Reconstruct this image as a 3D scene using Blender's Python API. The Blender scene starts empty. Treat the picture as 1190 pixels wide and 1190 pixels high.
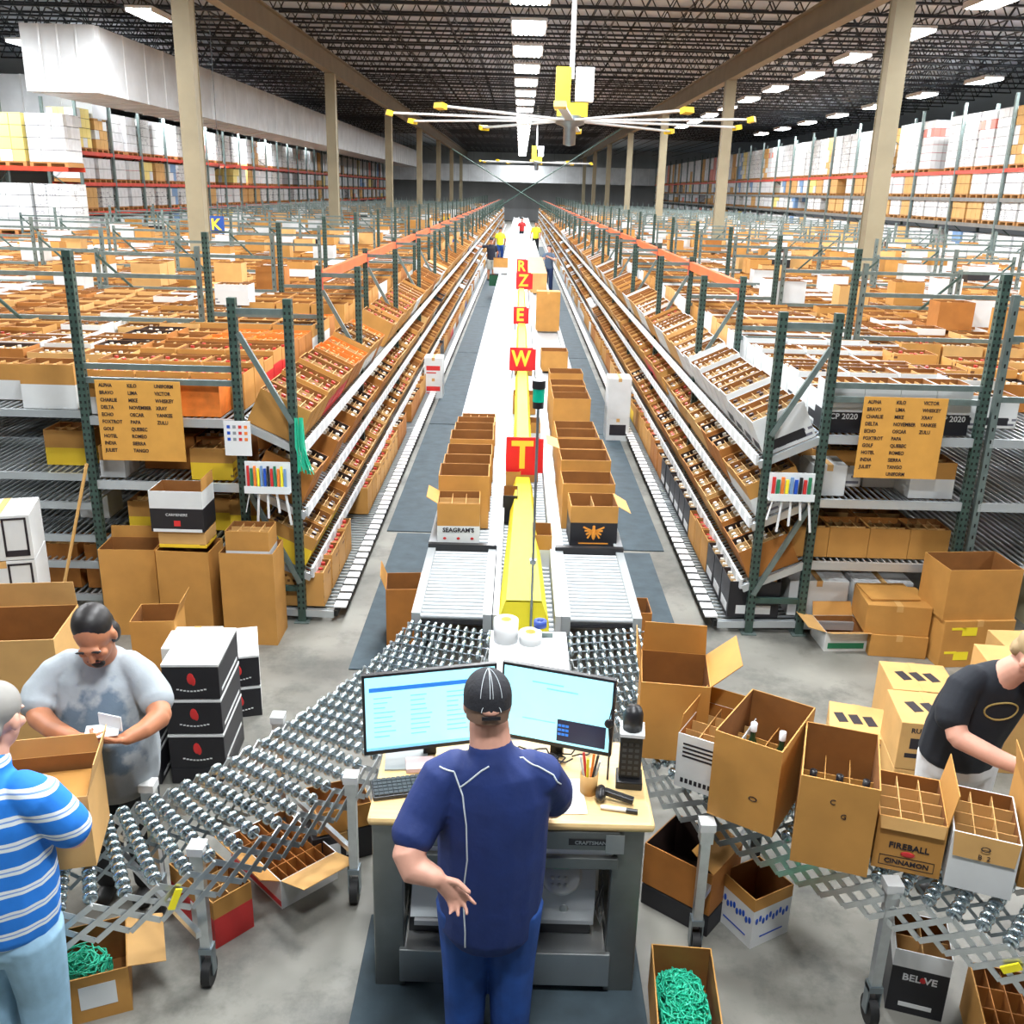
import bpy, math, random
from mathutils import Vector as V, Matrix as MX
from mathutils.bvhtree import BVHTree
R = random.Random(7)
PI = math.pi
sc = bpy.context.scene
COL = sc.collection
rad = math.radians
CX = 0.135            # centre line of the picking aisle

# ------------------------------------------------------------------ materials
MATS = {}
def mat(name, col, rough=.6, metal=0., var=0., scale=8., bump=0., emit=None, spec=None, objcol=False, stretch=None):
    if name in MATS: return MATS[name]
    m = bpy.data.materials.new(name); m.use_nodes = True
    nt = m.node_tree; b = nt.nodes['Principled BSDF']
    b.inputs['Base Color'].default_value = (*col, 1)
    b.inputs['Roughness'].default_value = rough
    b.inputs['Metallic'].default_value = metal
    if spec is not None: b.inputs['Specular IOR Level'].default_value = spec
    if emit:
        b.inputs['Emission Color'].default_value = (*emit[0], 1); b.inputs['Emission Strength'].default_value = emit[1]
    src = None
    if objcol:
        oi = nt.nodes.new('ShaderNodeObjectInfo'); src = oi.outputs['Color']
    if var > 0 or bump > 0:
        tc = nt.nodes.new('ShaderNodeTexCoord'); n = nt.nodes.new('ShaderNodeTexNoise')
        n.inputs['Scale'].default_value = scale; n.inputs['Detail'].default_value = 4
        if stretch:
            mp = nt.nodes.new('ShaderNodeMapping'); mp.inputs['Scale'].default_value = stretch
            nt.links.new(tc.outputs['Object'], mp.inputs[0]); nt.links.new(mp.outputs[0], n.inputs['Vector'])
        else: nt.links.new(tc.outputs['Object'], n.inputs['Vector'])
        if var > 0:
            mr = nt.nodes.new('ShaderNodeMapRange'); mr.inputs[1].default_value = .3; mr.inputs[2].default_value = .7
            mr.inputs[3].default_value = 1 - var; mr.inputs[4].default_value = 1 + var
            nt.links.new(n.outputs['Fac'], mr.inputs[0])
            hs = nt.nodes.new('ShaderNodeHueSaturation'); hs.inputs['Color'].default_value = (*col, 1)
            if src: nt.links.new(src, hs.inputs['Color'])
            nt.links.new(mr.outputs[0], hs.inputs['Value']); nt.links.new(hs.outputs[0], b.inputs['Base Color'])
            src = None
        if bump > 0:
            bp = nt.nodes.new('ShaderNodeBump'); bp.inputs['Strength'].default_value = bump; bp.inputs['Distance'].default_value = .02
            nt.links.new(n.outputs['Fac'], bp.inputs['Height']); nt.links.new(bp.outputs[0], b.inputs['Normal'])
    if src: nt.links.new(src, b.inputs['Base Color'])
    MATS[name] = m; return m

def printed(name, base, ink, scale=14., thr=.56):
    """carton board printed with short lines of small type"""
    m = mat(name, base, .6)
    nt = m.node_tree; b = nt.nodes['Principled BSDF']; L = nt.links.new
    def nd(op, a, v=None):
        q = nt.nodes.new('ShaderNodeMath'); q.operation = op; L(a, q.inputs[0])
        if v is not None:
            if isinstance(v, float): q.inputs[1].default_value = v
            else: L(v, q.inputs[1])
        return q.outputs[0]
    tc = nt.nodes.new('ShaderNodeTexCoord'); sp = nt.nodes.new('ShaderNodeSeparateXYZ'); L(tc.outputs['Object'], sp.inputs[0])
    row = nd('MULTIPLY', sp.outputs[2], 22.); band = nd('GREATER_THAN', nd('FRACT', row), .55)
    h = nd('MULTIPLY', nd('ADD', sp.outputs[0], sp.outputs[1]), 45.)
    cv = nt.nodes.new('ShaderNodeCombineXYZ'); L(nd('FLOOR', h), cv.inputs[0]); L(nd('FLOOR', row), cv.inputs[1])
    wn = nt.nodes.new('ShaderNodeTexWhiteNoise'); wn.noise_dimensions = '2D'; L(cv.outputs[0], wn.inputs['Vector'])
    f = nd('MULTIPLY', nd('GREATER_THAN', wn.outputs['Value'], .5), band)
    cv2 = nt.nodes.new('ShaderNodeCombineXYZ'); L(nd('FLOOR', nd('MULTIPLY', h, .12)), cv2.inputs[0]); L(nd('FLOOR', nd('MULTIPLY', row, .5)), cv2.inputs[1])
    w2 = nt.nodes.new('ShaderNodeTexWhiteNoise'); w2.noise_dimensions = '2D'; L(cv2.outputs[0], w2.inputs['Vector'])
    f = nd('MULTIPLY', f, nd('GREATER_THAN', w2.outputs['Value'], .55))
    mx = nt.nodes.new('ShaderNodeMix'); mx.data_type = 'RGBA'; mx.inputs[6].default_value = (*base, 1); mx.inputs[7].default_value = (*ink, 1)
    L(f, mx.inputs[0]); L(mx.outputs[2], b.inputs['Base Color'])
    return m

card = mat('cardboard', (.50, .245, .055), .72, var=.10, scale=5)
card_lt = mat('cardboard_pale', (.62, .36, .125), .72, var=.08, scale=5)
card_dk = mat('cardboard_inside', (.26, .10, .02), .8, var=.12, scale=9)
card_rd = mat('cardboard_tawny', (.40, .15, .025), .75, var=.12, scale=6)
white = mat('white_paint', (.74, .76, .77), .45)
whitebox = mat('white_carton', (.70, .72, .72), .55, var=.04, scale=6)
whitepr = printed('white_carton_printed', (.70, .71, .70), (.16, .16, .2), 16, .80)
brownpr = printed('brown_carton_printed', (.58, .30, .08), (.16, .06, .02), 15, .84)
yellowpr = printed('yellow_carton_printed', (.86, .58, .03), (.30, .16, .03), 10, .86)
black = mat('black_plastic', (.012, .012, .014), .4)
blackbox = mat('black_carton', (.012, .012, .016), .5)
redbox_m = mat('red_carton', (.62, .03, .03), .5)
bluebox = mat('blue_carton', (.02, .06, .32), .5)
orangebox = mat('orange_print', (.85, .22, .03), .6, var=.15, scale=12)
galv = mat('galvanised_steel', (.26, .31, .34), .35, .8, var=.15, scale=7)
chrome = mat('chrome_wheel', (.60, .70, .75), .2, 1.)
alu = mat('aluminium', (.62, .66, .68), .3, .9, var=.08, scale=20)
green = mat('rack_green_paint', (.045, .085, .07), .45, .2, var=.2, scale=14)
greenlt = mat('rack_grey_green_paint', (.16, .21, .20), .4, .4, var=.15, scale=14)
orange = mat('orange_beam_paint', (.80, .13, .035), .45, var=.12, scale=4)
redbeam = mat('red_beam_paint', (.62, .05, .02), .45, var=.15, scale=3)
yellow = mat('yellow_cover', (.93, .80, .03), .6, var=.05, scale=3)
yellowd = mat('yellow_sleeve', (.87, .58, .03), .6, var=.06, scale=3)
redsign = mat('red_sign', (.72, .012, .018), .5)
letter = mat('yellow_letter', (.92, .62, .05), .5)
ink = mat('dark_ink', (.02, .015, .02), .7)
rubber = mat('black_rubber', (.012, .012, .013), .6)
matblue = mat('rubber_mat', (.042, .066, .082), .75, var=.25, scale=6, bump=.2)
skin = mat('skin', (.60, .27, .17), .5, var=.10, scale=12)
skinp = mat('skin_pale', (.72, .38, .28), .5, var=.10, scale=12)
skind = mat('skin_tan', (.50, .20, .10), .5, var=.10, scale=12)
hairdk = mat('dark_hair', (.012, .010, .010), .45)
darkm = mat('dark_content', (.03, .014, .01), .6)
caps = mat('bottle_cap_mix', (.55, .42, .30), .35, var=.5, scale=40)
wood = mat('butcher_block', (.80, .56, .25), .45, var=.08, scale=6, stretch=(1, 14, 1))
deckm = mat('wire_deck', (.55, .60, .63), .35, .6)
steelbench = mat('bench_steel', (.21, .22, .21), .35, .8, var=.25, scale=3)
steellt = mat('brushed_steel', (.40, .42, .42), .3, .8, var=.12, scale=3)
foil = mat('foil_insulation', (.70, .73, .75), .45, .15, var=.12, scale=1.2, bump=.3)
stage = mat('green_strap', (.03, .55, .34), .4)

# ------------------------------------------------------------------ mesh builder
KIDS = {}
class MB:
    def __init__(s): s.v = []; s.f = []; s.m = []; s.s = []
    def add(s, vs, fs, m=0, smooth=False, M=None):
        o = len(s.v)
        s.v += [tuple(M @ V(p)) for p in vs] if M is not None else [tuple(p) for p in vs]
        for f in fs: s.f.append(tuple(i + o for i in f)); s.m.append(m); s.s.append(smooth)
        return s
    def box(s, c, d, m=0, rz=0., M=None):
        x, y, z = d[0]/2, d[1]/2, d[2]/2
        vs = [V((i*x, j*y, k*z)) for k in (-1, 1) for j in (-1, 1) for i in (-1, 1)]
        T = MX.Translation(c) @ MX.Rotation(rz, 4, 'Z')
        if M is not None: T = M @ T
        return s.add(vs, [(0,2,3,1),(4,5,7,6),(0,1,5,4),(2,6,7,3),(0,4,6,2),(1,3,7,5)], m, False, T)
    def bb(s, x0, x1, y0, y1, z0, z1, m=0, M=None):
        return s.box(((x0+x1)/2, (y0+y1)/2, (z0+z1)/2), (x1-x0, y1-y0, z1-z0), m, 0, M)
    def quad(s, a, b, c, d, m=0): return s.add([a, b, c, d], [(0,1,2,3)], m)
    def bar(s, p0, p1, w, h, m=0, up=(0,0,1)):
        p0, p1 = V(p0), V(p1); t = p1-p0; L = t.length
        if L < 1e-6: return s
        t /= L; u = V(up)
        if abs(t.dot(u)) > .98: u = V((0,1,0))
        a = t.cross(u).normalized(); b = a.cross(t)
        vs = [p + a*(i*w/2) + b*(j*h/2) for p in (p0, p1) for (i, j) in ((-1,-1),(1,-1),(1,1),(-1,1))]
        return s.add(vs, [(0,3,2,1),(4,5,6,7),(0,1,5,4),(1,2,6,5),(2,3,7,6),(3,0,4,7)], m)
    def tube(s, p0, p1, r0, r1=None, n=10, m=0, caps=True):
        r1 = r0 if r1 is None else r1
        p0, p1 = V(p0), V(p1); t = (p1-p0).normalized()
        u = V((0,0,1)) if abs(t.z) < .95 else V((1,0,0))
        a = t.cross(u).normalized(); b = t.cross(a)
        vs = []
        for p, r in ((p0, r0), (p1, r1)):
            for i in range(n):
                q = 2*PI*i/n; vs.append(p + a*(math.cos(q)*r) + b*(math.sin(q)*r))
        s.add(vs, [(i, (i+1) % n, n+(i+1) % n, n+i) for i in range(n)], m, True)
        if caps: s.add(vs[:n], [tuple(range(n))[::-1]], m); s.add(vs[n:], [tuple(range(n))], m)
        return s
    def path(s, pts, r, n=6, m=0):
        for a, b in zip(pts, pts[1:]): s.tube(a, b, r, r, n, m, False)
        return s
    def lathe(s, prof, c=(0,0,0), n=16, m=0, M=None, sx=1, sy=1):
        vs = []
        for r, z in prof:
            for i in range(n):
                q = 2*PI*i/n; vs.append(V((c[0]+r*math.cos(q)*sx, c[1]+r*math.sin(q)*sy, c[2]+z)))
        fs = [(k*n+i, k*n+(i+1) % n, (k+1)*n+(i+1) % n, (k+1)*n+i) for k in range(len(prof)-1) for i in range(n)]
        return s.add(vs, fs, m, True, M)
    def ell(s, c, r, m=0, n=14, k=9, M=None):
        prof = [(math.sin(PI*i/k), -math.cos(PI*i/k)) for i in range(k+1)]
        T = MX.Translation(c) @ MX.Diagonal((r[0], r[1], r[2], 1))
        if M is not None: T = M @ T
        return s.lathe([(max(p, 1e-4), z) for p, z in prof], (0,0,0), n, m, T)
    def tray(s, w, d, h, mo=0, mi=1, t=.006, fz=.01, z0=0., lower=None, lm=2, M=None):
        """open topped box: outer walls (optionally a lower printed zone), rim, inner walls, floor"""
        x, y = w/2, d/2
        lv = [z0] + ([z0+lower] if lower else []) + [z0+h]
        ring = lambda X, Y, z: [(-X,-Y,z),(X,-Y,z),(X,Y,z),(-X,Y,z)]
        vs = []; fs = []; ms = []
        for z in lv: vs += ring(x, y, z)
        for k in range(len(lv)-1):
            for i in range(4):
                fs.append((k*4+i, k*4+(i+1) % 4, k*4+4+(i+1) % 4, k*4+4+i)); ms.append(lm if (lower and k == 0) else mo)
        fs.append((3,2,1,0)); ms.append(mo)
        o = len(vs); top = (len(lv)-1)*4
        vs += ring(x-t, y-t, z0+h) + ring(x-t, y-t, z0+fz)
        for i in range(4):
            fs.append((top+i, top+(i+1) % 4, o+(i+1) % 4, o+i)); ms.append(mo)
            fs.append((o+i, o+(i+1) % 4, o+4+(i+1) % 4, o+4+i)); ms.append(mi)
        fs.append((o+4, o+5, o+6, o+7)); ms.append(mi)
        b = len(s.v); s.add(vs, [], 0, False, M)
        for f, m in zip(fs, ms): s.f.append(tuple(i+b for i in f)); s.m.append(m); s.s.append(False)
        return s
    def mesh(s, name, mats, bevel=0):
        me = bpy.data.meshes.new(name); me.from_pydata(s.v, [], s.f)
        for m in mats: me.materials.append(m)
        me.polygons.foreach_set('material_index', s.m); me.polygons.foreach_set('use_smooth', s.s)
        me.update(); return me
    def build(s, name, mats, parent=None, world=False, bevel=0, loc=None):
        if not isinstance(mats, (list, tuple)): mats = [mats]
        if world and parent is not None:
            L = parent.matrix_basis.inverted(); s.v = [tuple(L @ V(p)) for p in s.v]
        o = bpy.data.objects.new(name, s.mesh(name, mats)); COL.objects.link(o)
        if parent is not None: o.parent = parent; KIDS.setdefault(parent.name, []).append(o)
        if loc: o.location = loc
        if bevel:
            b = o.modifiers.new('bevel', 'BEVEL'); b.width = bevel; b.segments = 2; b.limit_method = 'ANGLE'
        return o

def tag(o, label=None, cat=None, group=None, kind=None):
    if label: o['label'] = label
    if cat: o['category'] = cat
    if group: o['group'] = group
    if kind: o['kind'] = kind
    return o
def thing(name, label, cat, loc=(0,0,0), rz=0., group=None, rot=None):
    o = bpy.data.objects.new(name, None); COL.objects.link(o); o.empty_display_size = .1
    o.location = loc; o.rotation_euler = rot if rot else (0, 0, rz)
    o.matrix_basis = MX.Translation(loc) @ o.rotation_euler.to_matrix().to_4x4()
    return tag(o, label, cat, group)
def dup(o, loc=None, rz=None, label=None, group=None, parent=None):
    def cp(a, par):
        c = a.copy(); COL.objects.link(c)
        if par is not None: c.parent = par
        for ch in KIDS.get(a.name, ()): KIDS.setdefault(c.name, []).append(cp(ch, c))
        return c
        return c
    r = cp(o, parent)
    if loc is not None: r.location = loc
    if rz is not None: r.rotation_euler = (0, 0, rz)
    if label: r['label'] = label
    if group: r['group'] = group
    return r
def struct(name, mb, mats, bevel=0):
    o = mb.build(name, mats, bevel=bevel); o['kind'] = 'structure'; return o

FONT = None
def text_mesh(txt, size, align='CENTER', bold=0., space=1., sx=1.):
    cu = bpy.data.curves.new('lettering', 'FONT'); cu.body = txt; cu.size = size; cu.align_x = align; cu.align_y = 'CENTER'
    cu.offset = bold; cu.space_line = space; cu.resolution_u = 2; cu.extrude = .0008
    ob = bpy.data.objects.new('lettering', cu); COL.objects.link(ob)
    dg = bpy.context.evaluated_depsgraph_get(); dg.update()
    me = bpy.data.meshes.new_from_object(ob.evaluated_get(dg)); bpy.data.objects.remove(ob)
    if sx != 1: me.transform(MX.Diagonal((sx, 1, 1, 1)))
    return me
def text(txt, size, m, parent, loc, rot=(PI/2, 0, 0), name='lettering', **k):
    me = text_mesh(txt, size, **k); me.materials.clear(); me.materials.append(m)
    o = bpy.data.objects.new(name, me); COL.objects.link(o); o.parent = parent; KIDS.setdefault(parent.name, []).append(o)
    o.location = loc; o.rotation_euler = rot; return o

# ------------------------------------------------------------------ camera
cam = bpy.data.cameras.new('camera'); co = bpy.data.objects.new('camera', cam); COL.objects.link(co)
rt, up, fw = V((.99966, .0085, .0246)).normalized(), V((-.0260, .3175, .9479)), V((-.0003, .9482, -.3176)).normalized()
up = (up - fw*up.dot(fw)).normalized(); rt = fw.cross(up)
co.matrix_world = MX(((rt.x, up.x, -fw.x, 0), (rt.y, up.y, -fw.y, 0), (rt.z, up.z, -fw.z, 3.5), (0,0,0,1)))
cam.sensor_width = 36; cam.lens = 33.7; cam.clip_end = 400; sc.camera = co
# ================================================================== SETTING
floorm = mat('polished_concrete', (.215, .21, .185), .40, var=.4, scale=1.1, bump=.03)
nt = floorm.node_tree      # worn stains on top of the concrete
b_ = nt.nodes['Principled BSDF']; hs_ = [n for n in nt.nodes if n.type == 'HUE_SAT'][0]
tc_ = [n for n in nt.nodes if n.type == 'TEX_COORD'][0]
n2 = nt.nodes.new('ShaderNodeTexNoise'); n2.inputs['Scale'].default_value = 1.7; n2.inputs['Detail'].default_value = 8; n2.inputs['Roughness'].default_value = .7
r2 = nt.nodes.new('ShaderNodeMapRange'); r2.inputs[1].default_value = .48; r2.inputs[2].default_value = .68; r2.inputs[3].default_value = 0; r2.inputs[4].default_value = .8
mx2 = nt.nodes.new('ShaderNodeMix'); mx2.data_type = 'RGBA'; mx2.inputs[7].default_value = (.06, .065, .06, 1)
nt.links.new(tc_.outputs['Object'], n2.inputs['Vector']); nt.links.new(n2.outputs['Fac'], r2.inputs[0]); nt.links.new(r2.outputs[0], mx2.inputs[0])
nt.links.new(hs_.outputs[0], mx2.inputs[6]); nt.links.new(mx2.outputs[2], b_.inputs['Base Color'])
struct('floor', MB().bb(-34, 34, -8, 126, -.2, 0), floorm)
wallm = mat('far_wall_panels', (.50, .52, .53), .7, var=.15, scale=.4, stretch=(1, 1, .1))
wallb = mat('beige_wall', (.50, .46, .40), .8, var=.05, scale=.3)
struct('wall_far', MB().bb(-34, 34, 125, 125.3, 0, 8.6), wallm)
struct('wall_left', MB().bb(-34.3, -34, -8, 125, 0, 8.6), wallb)
deckroof = mat('white_roof_deck', (.56, .62, .68), .7, var=.05, scale=.5)
roof = MB()
roof.bb(-34, 34, -8, 125, 8.5, 8.6)
struct('ceiling', roof, deckroof)
joistm = mat('dark_joist_paint', (.012, .016, .022), .5)
def joist_mesh(L):
    j = MB()
    j.bb(-L/2, L/2, -.05, .05, 8.40, 8.46); j.bb(-L/2, L/2, -.05, .05, 7.82, 7.87)
    n = int(L/.62)
    for i in range(n):
        x0 = -L/2 + L*i/n; x1 = x0 + L/n/2; x2 = x0 + L/n
        j.bar((x0, 0, 7.85), (x1, 0, 8.42), .028, .028); j.bar((x1, 0, 8.42), (x2, 0, 7.85), .028, .028)
    return j.mesh('roof_joist', [joistm])
jm = joist_mesh(13.3)
for bay, xc in enumerate((CX, CX-13.4, CX+13.4)):
    for i in range(72 if bay == 0 else 50):
        y = 3 + i*1.68
        if y > 124: break
        o = bpy.data.objects.new('trim_%d' % (bay*100+i+1), jm); COL.objects.link(o); o.location = (xc, y, 0); o['kind'] = 'structure'
br = MB()
for x in (-18, -15.6, -13, -10.8, -8.6, -4.2, -2.1, 2.4, 4.5, 8.9, 11.2, 13.4, 15.8, 18.2):
    br.bb(x-.02, x+.02, 2, 124, 7.90, 7.94); br.bb(x-.02, x+.02, 2, 124, 8.32, 8.36)
struct('trim_301', br, joistm)
colm = mat('tan_column_paint', (.29, .25, .16), .6, var=.12, scale=1.5)
girdm = mat('tan_girder_paint', (.20, .16, .10), .6, var=.12, scale=1.5)
for k, x in enumerate((CX-6.75, CX+6.75)):
    g = MB(); g.bb(x-.14, x+.14, -4, 124, 7.15, 7.19); g.bb(x-.14, x+.14, -4, 124, 7.74, 7.78); g.bb(x-.03, x+.03, -4, 124, 7.19, 7.74)
    struct('trim_%d' % (302+k), g, girdm)
cb = MB()
cb.bb(-.17, .17, -.18, -.155, 0, 7.15); cb.bb(-.17, .17, .155, .18, 0, 7.15); cb.bb(-.015, .015, -.155, .155, 0, 7.15); cb.bb(-.155, -.14, -.155, .155, 0, 7.15); cb.bb(.14, .155, -.155, .155, 0, 7.15)
cme = cb.mesh('column', [colm])
for s, nm in ((-1, 'left'), (1, 'right')):
    for k in range(7):
        o = bpy.data.objects.new('structural_column', cme); COL.objects.link(o)
        o.location = (CX + s*6.75, (20.6 if s < 0 else 19.6) + 15.2*k, 0)
        order = ('nearest', 'second nearest', 'third', 'fourth', 'fifth', 'sixth', 'farthest')[k]
        tag(o, '%s tan steel column in the %s row holding the roof girder' % (order, nm), 'column', kind='structure')
o = MB().bb(4.52, 4.95, 7.55, 7.95, 0, 7.8).build('structural_column', mat('beige_column', (.50, .44, .28), .6, var=.06, scale=2))
tag(o, 'wide beige column at the right edge behind the stacked boxes', 'column', kind='structure')

# insulated ducts ---------------------------------------------------
seam = mat('duct_seam', (.85, .87, .88), .35, .5)
def duct(label, x0, x1, y0, y1, z0, z1, along='y', step=1.2):
    t = thing('air_duct', label, 'duct', (x0, y0, z0))
    MB().bb(x0, x1, y0, y1, z0, z1).build('duct_body', foil, t, True)
    e = .015
    if along == 'y':
        y = y0 + .3
        while y < y1: MB().bb(x0-e, x1+e, y, y+.05, z0-e, z1+e).build('seam_strap', seam, t, True); y += step*1.3
        for i in range(1, 4):
            x = x0 + (x1-x0)*i/4; MB().bb(x-.02, x+.02, y0-e, y0, z0, z1).build('seam_strap', seam, t, True)
    else:
        x = x0
        while x < x1: MB().bb(x, x+.05, y0-e, y1+e, z0-e, z1+e).build('seam_strap', seam, t, True); x += step
    h = MB()
    if along == 'y':
        y = y0+1
        while y < y1: h.bb(x0+.1, x0+.12, y, y+.02, z1, 8.4); h.bb(x1-.12, x1-.1, y, y+.02, z1, 8.4); y += 3.1
    else:
        x = x0+1
        while x < x1: h.bb(x, x+.02, y0+.1, y0+.12, z1, 8.4); x += 3.1
    h.build('hanger_rod', joistm, t, True)
duct('big foil wrapped air duct running along the left side below the roof', -12.9, -11.0, 27, 112, 5.65, 7.25)
duct('foil wrapped air duct crossing at the upper left edge behind the big one', -33, -15.0, 36, 37.6, 5.55, 6.9, 'x', 1.3)
duct('foil wrapped air duct across the far end wall', -22, 18, 118, 119.5, 4.45, 6.3, 'x', 1.6)

# high bay light fixtures -----------------------------------------------
lamp_e = mat('fluorescent_tube_glow', (1, 1, 1), .5, emit=((.93, .97, 1.), 22.))
fixw = mat('fixture_white_metal', (.75, .76, .78), .4)
fx = thing('high_bay_light', 'x', 'ceiling light', (0, 0, -50))
h = MB(); h.bb(-.62, .62, -.24, .24, .03, .09); h.bb(-.62, .62, -.26, -.24, -.03, .09); h.bb(-.62, .62, .24, .26, -.03, .09); h.build('housing', fixw, fx)
h = MB()
for i in range(6):
    y = -.19 + i*.076; h.tube((-.6, y, 0), (.6, y, 0), .034, n=8)
h.build('fluorescent_tubes', lamp_e, fx)
h = MB(); h.bb(-.4, -.39, 0, .01, .09, .9); h.bb(.39, .4, 0, .01, .09, .9); h.build('hanger', joistm, fx)
fxz = 7.35
rows = []
for i in range(26): rows.append((.10, 9.5 + i*4.25 if i else 9.5, fxz, 'center', 1))
for i in range(2): rows.append((.10, 1.0 + i*4.25, fxz, 'behind', 1))
for i in range(14): rows.append((CX+9.3, 4 + i*4.4, fxz, 'inner right', 0))
for i in range(12): rows.append((CX+15.2, 9 + i*5.2, fxz, 'outer right', 0))
for i in range(12): rows.append((CX-15.2, 9.6 + i*5.6, 6.1 if i > 5 else fxz, 'outer left', 0))
for i in range(6): rows.append((CX-9.3, 4 + i*4.4, fxz, 'inner left', 0))
first = True
for (x, y, z, row, c) in rows:
    o = dup(fx, (x, y, z)) if not first else fx
    o.scale = (1.45, 1.7, 1.2) if row in ('center', 'behind') else (1.25, 1.25, 1.1)
    if row in ('center', 'behind'): o.rotation_euler = (0, 0, PI/2)
    if first: fx.location = (x, y, z); first = False
    if row == 'outer left' and z < 7:
        o['label'] = 'glowing fluorescent high bay light hanging low beside the long foil duct'; o['group'] = 'lights beside the foil duct'
    else:
        rn = {'center': 'over the centre conveyor', 'behind': 'overhead', 'inner right': 'in the right bay nearer the columns', 'outer right': 'in the right bay over the pallet racks', 'outer left': 'in the left bay over the pallet racks', 'inner left': 'in the left bay nearer the columns'}[row]
        o['label'] = 'glowing fluorescent high bay light in the row ' + rn; o['group'] = 'high bay lights ' + rn
AE = 450
def area(x, y, z, e, sx=1.3, sy=.55):
    l = bpy.data.lights.new('tube_light', 'AREA'); l.shape = 'RECTANGLE'; l.size = sx; l.size_y = sy; l.energy = e; l.color = (.96, .98, 1.)
    o = bpy.data.objects.new('tube_light', l); COL.objects.link(o); o.location = (x, y, z - .06)
for (x, y, z, row, c) in rows:
    far = y > 62
    if row in ('center', 'behind'):
        area(x, y, z, AE*.85)
    elif y < 64: area(x, y, z, AE)

# ceiling fans ----------------------------------------------------------
fan = thing('ceiling_fan', 'giant ceiling fan with long pale blades and yellow hub above the aisle', 'ceiling fan', (.92, 20, 4.8))
yl = mat('fan_yellow', (.90, .62, .02), .4)
bl = mat('fan_blade_grey', (.60, .62, .62), .35, .3)
MB().tube((0,0,.75), (0,0,3.6), .05).build('drop_rod', fixw, fan)
MB().bb(-.30, -.02, -.15, .15, .2, .95).bb(-.26, .32, -.2, .2, .08, .32).build('motor_mount', yl, fan)
MB().bb(.08, .42, -.16, .12, .35, .95).build('controller_box', fixw, fan)
MB().lathe([(.01,.12),(.28,.1),(.28,-.05),(.12,-.1),(.12,-.42),(.01,-.45)], (0,0,0)).build('hub', galv, fan)
for k in range(10):
    a = 2*PI*k/10 + .22
    d = V((math.cos(a), math.sin(a), 0)); q = V((-math.sin(a), math.cos(a), 0))
    m = MB(); p0 = d*.2; p1 = d*3.42
    m.bar(p0 + V((0,0,.02)), p1 + V((0,0,.02)), .15, .035)
    o = m.build('blade', bl, fan)
    MB().bar(p1, p1 + d*.12 + V((0,0,.03)), .2, .09).build('blade_tip', yl, o)
f2 = dup(fan, (.92, 62, 5.15)); f2['label'] = 'small far ceiling fan hub at the end of the light row'

# cross bracing rods over the aisle and the hanging letter sign
o = MB().tube((-3.0, 44, 5.15), (2.2, 44, 2.2), .028, n=6).build('brace_rod', green); tag(o, 'thin dark steel rod slanting down to the right over the far aisle', 'brace rod')
o = MB().tube((4.5, 44.2, 6.3), (-1.75, 44.2, 2.3), .028, n=6).build('brace_rod', green); tag(o, 'thin dark steel rod slanting down to the left over the far aisle', 'brace rod')
t = thing('hanging_letter_sign', 'blue square sign with a yellow letter K above the left racks', 'sign', (-7.3, 24, 2.35))
MB().bb(-.19, .19, -.02, .02, 0, .4).build('sign_board', mat('blue_sign', (.01, .06, .3), .5), t)
text('K', .36, letter, t, (0, -.03, .2), bold=.01)
MB().bb(-.17, -.16, 0, .01, .4, 5.5).bb(.16, .17, 0, .01, .4, 5.5).build('hanger', joistm, t)

# rubber mats ------------------------------------------------------------
def fmat(label, x0, x1, y0, y1, z=.012):
    tag(MB().bb(x0, x1, y0, y1, 0, z).build('rubber_mat', matblue, bevel=.004), label, 'floor mat')
fmat('dark rubber floor mat beside the left rollers, the nearest one', -1.22, -.62, 6.55, 9.62, .012)
y = 9.68; nm = ['second from the rollers', 'third from the rollers', 'fourth from the rollers', 'fifth from the rollers', 'farthest one']
for i, n in enumerate(nm):
    L = (5, 7, 9, 14, 22)[i]
    fmat('grey blue rubber floor mat in the left picking lane, ' + n, -1.34, -.64, y, y+L-.05, .012); y += L
fmat('dark rubber floor mat beside the right rollers, the nearest one', .98, 1.42, 6.95, 9.2)
y = 9.28
for i, n in enumerate(nm):
    L = (5, 7, 9, 14, 22)[i]
    fmat('grey blue rubber floor mat in the right picking lane, ' + n, .86, 1.58, y, y+L-.05); y += L
fmat('large dark rubber mat under the packing desk and operator', -.66, .66, 1.9, 3.95)
# ================================================================== PICK RACKS
HC, HB, HA = 1.885, 2.31, 3.52      # half distances of the three posts from the aisle centre line
TZ = [1.73, 1.20, .66, .12]         # flat deck heights
LZ = [1.50, .97, .43, .10]          # front lip heights
LH = [1.82, 1.82, 1.80, 1.62]       # front lip half distances
BAY = 3.3; Y0 = 7.4
holes = mat('rack_hole', (.005, .006, .005), .8)
def post_mesh(h, name='upright_post'):
    m = MB(); w = .064
    m.bb(-w/2, w/2, -w/2, w/2, 0, h, 0)
    m.bb(-w/2-.03, w/2+.03, -w/2-.03, w/2+.03, 0, .01, 1)
    z = .12
    while z < h-.04:
        for dx in (-.018, .018):
            m.bb(dx-.007, dx+.007, -w/2-.0015, -w/2, z, z+.022, 2)
        for sx in (-1, 1): m.bb(sx*w/2-.0015, sx*w/2+.0015, -.009, .009, z, z+.022, 2)
        z += .052
    return m.mesh(name, [green, greenlt, holes])
PM = {h: post_mesh(h) for h in (2.68, 3.0)}
def thin_post(h):
    m = MB().bb(-.025, .025, -.025, .025, 0, h); z = .1
    while z < h-.05: m.bb(-.006, .006, -.0265, -.025, z, z+.03, 1); z += .1
    return m.mesh('upright_post', [greenlt, holes])
TP = {h: thin_post(h) for h in (2.6, 2.85)}
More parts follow.
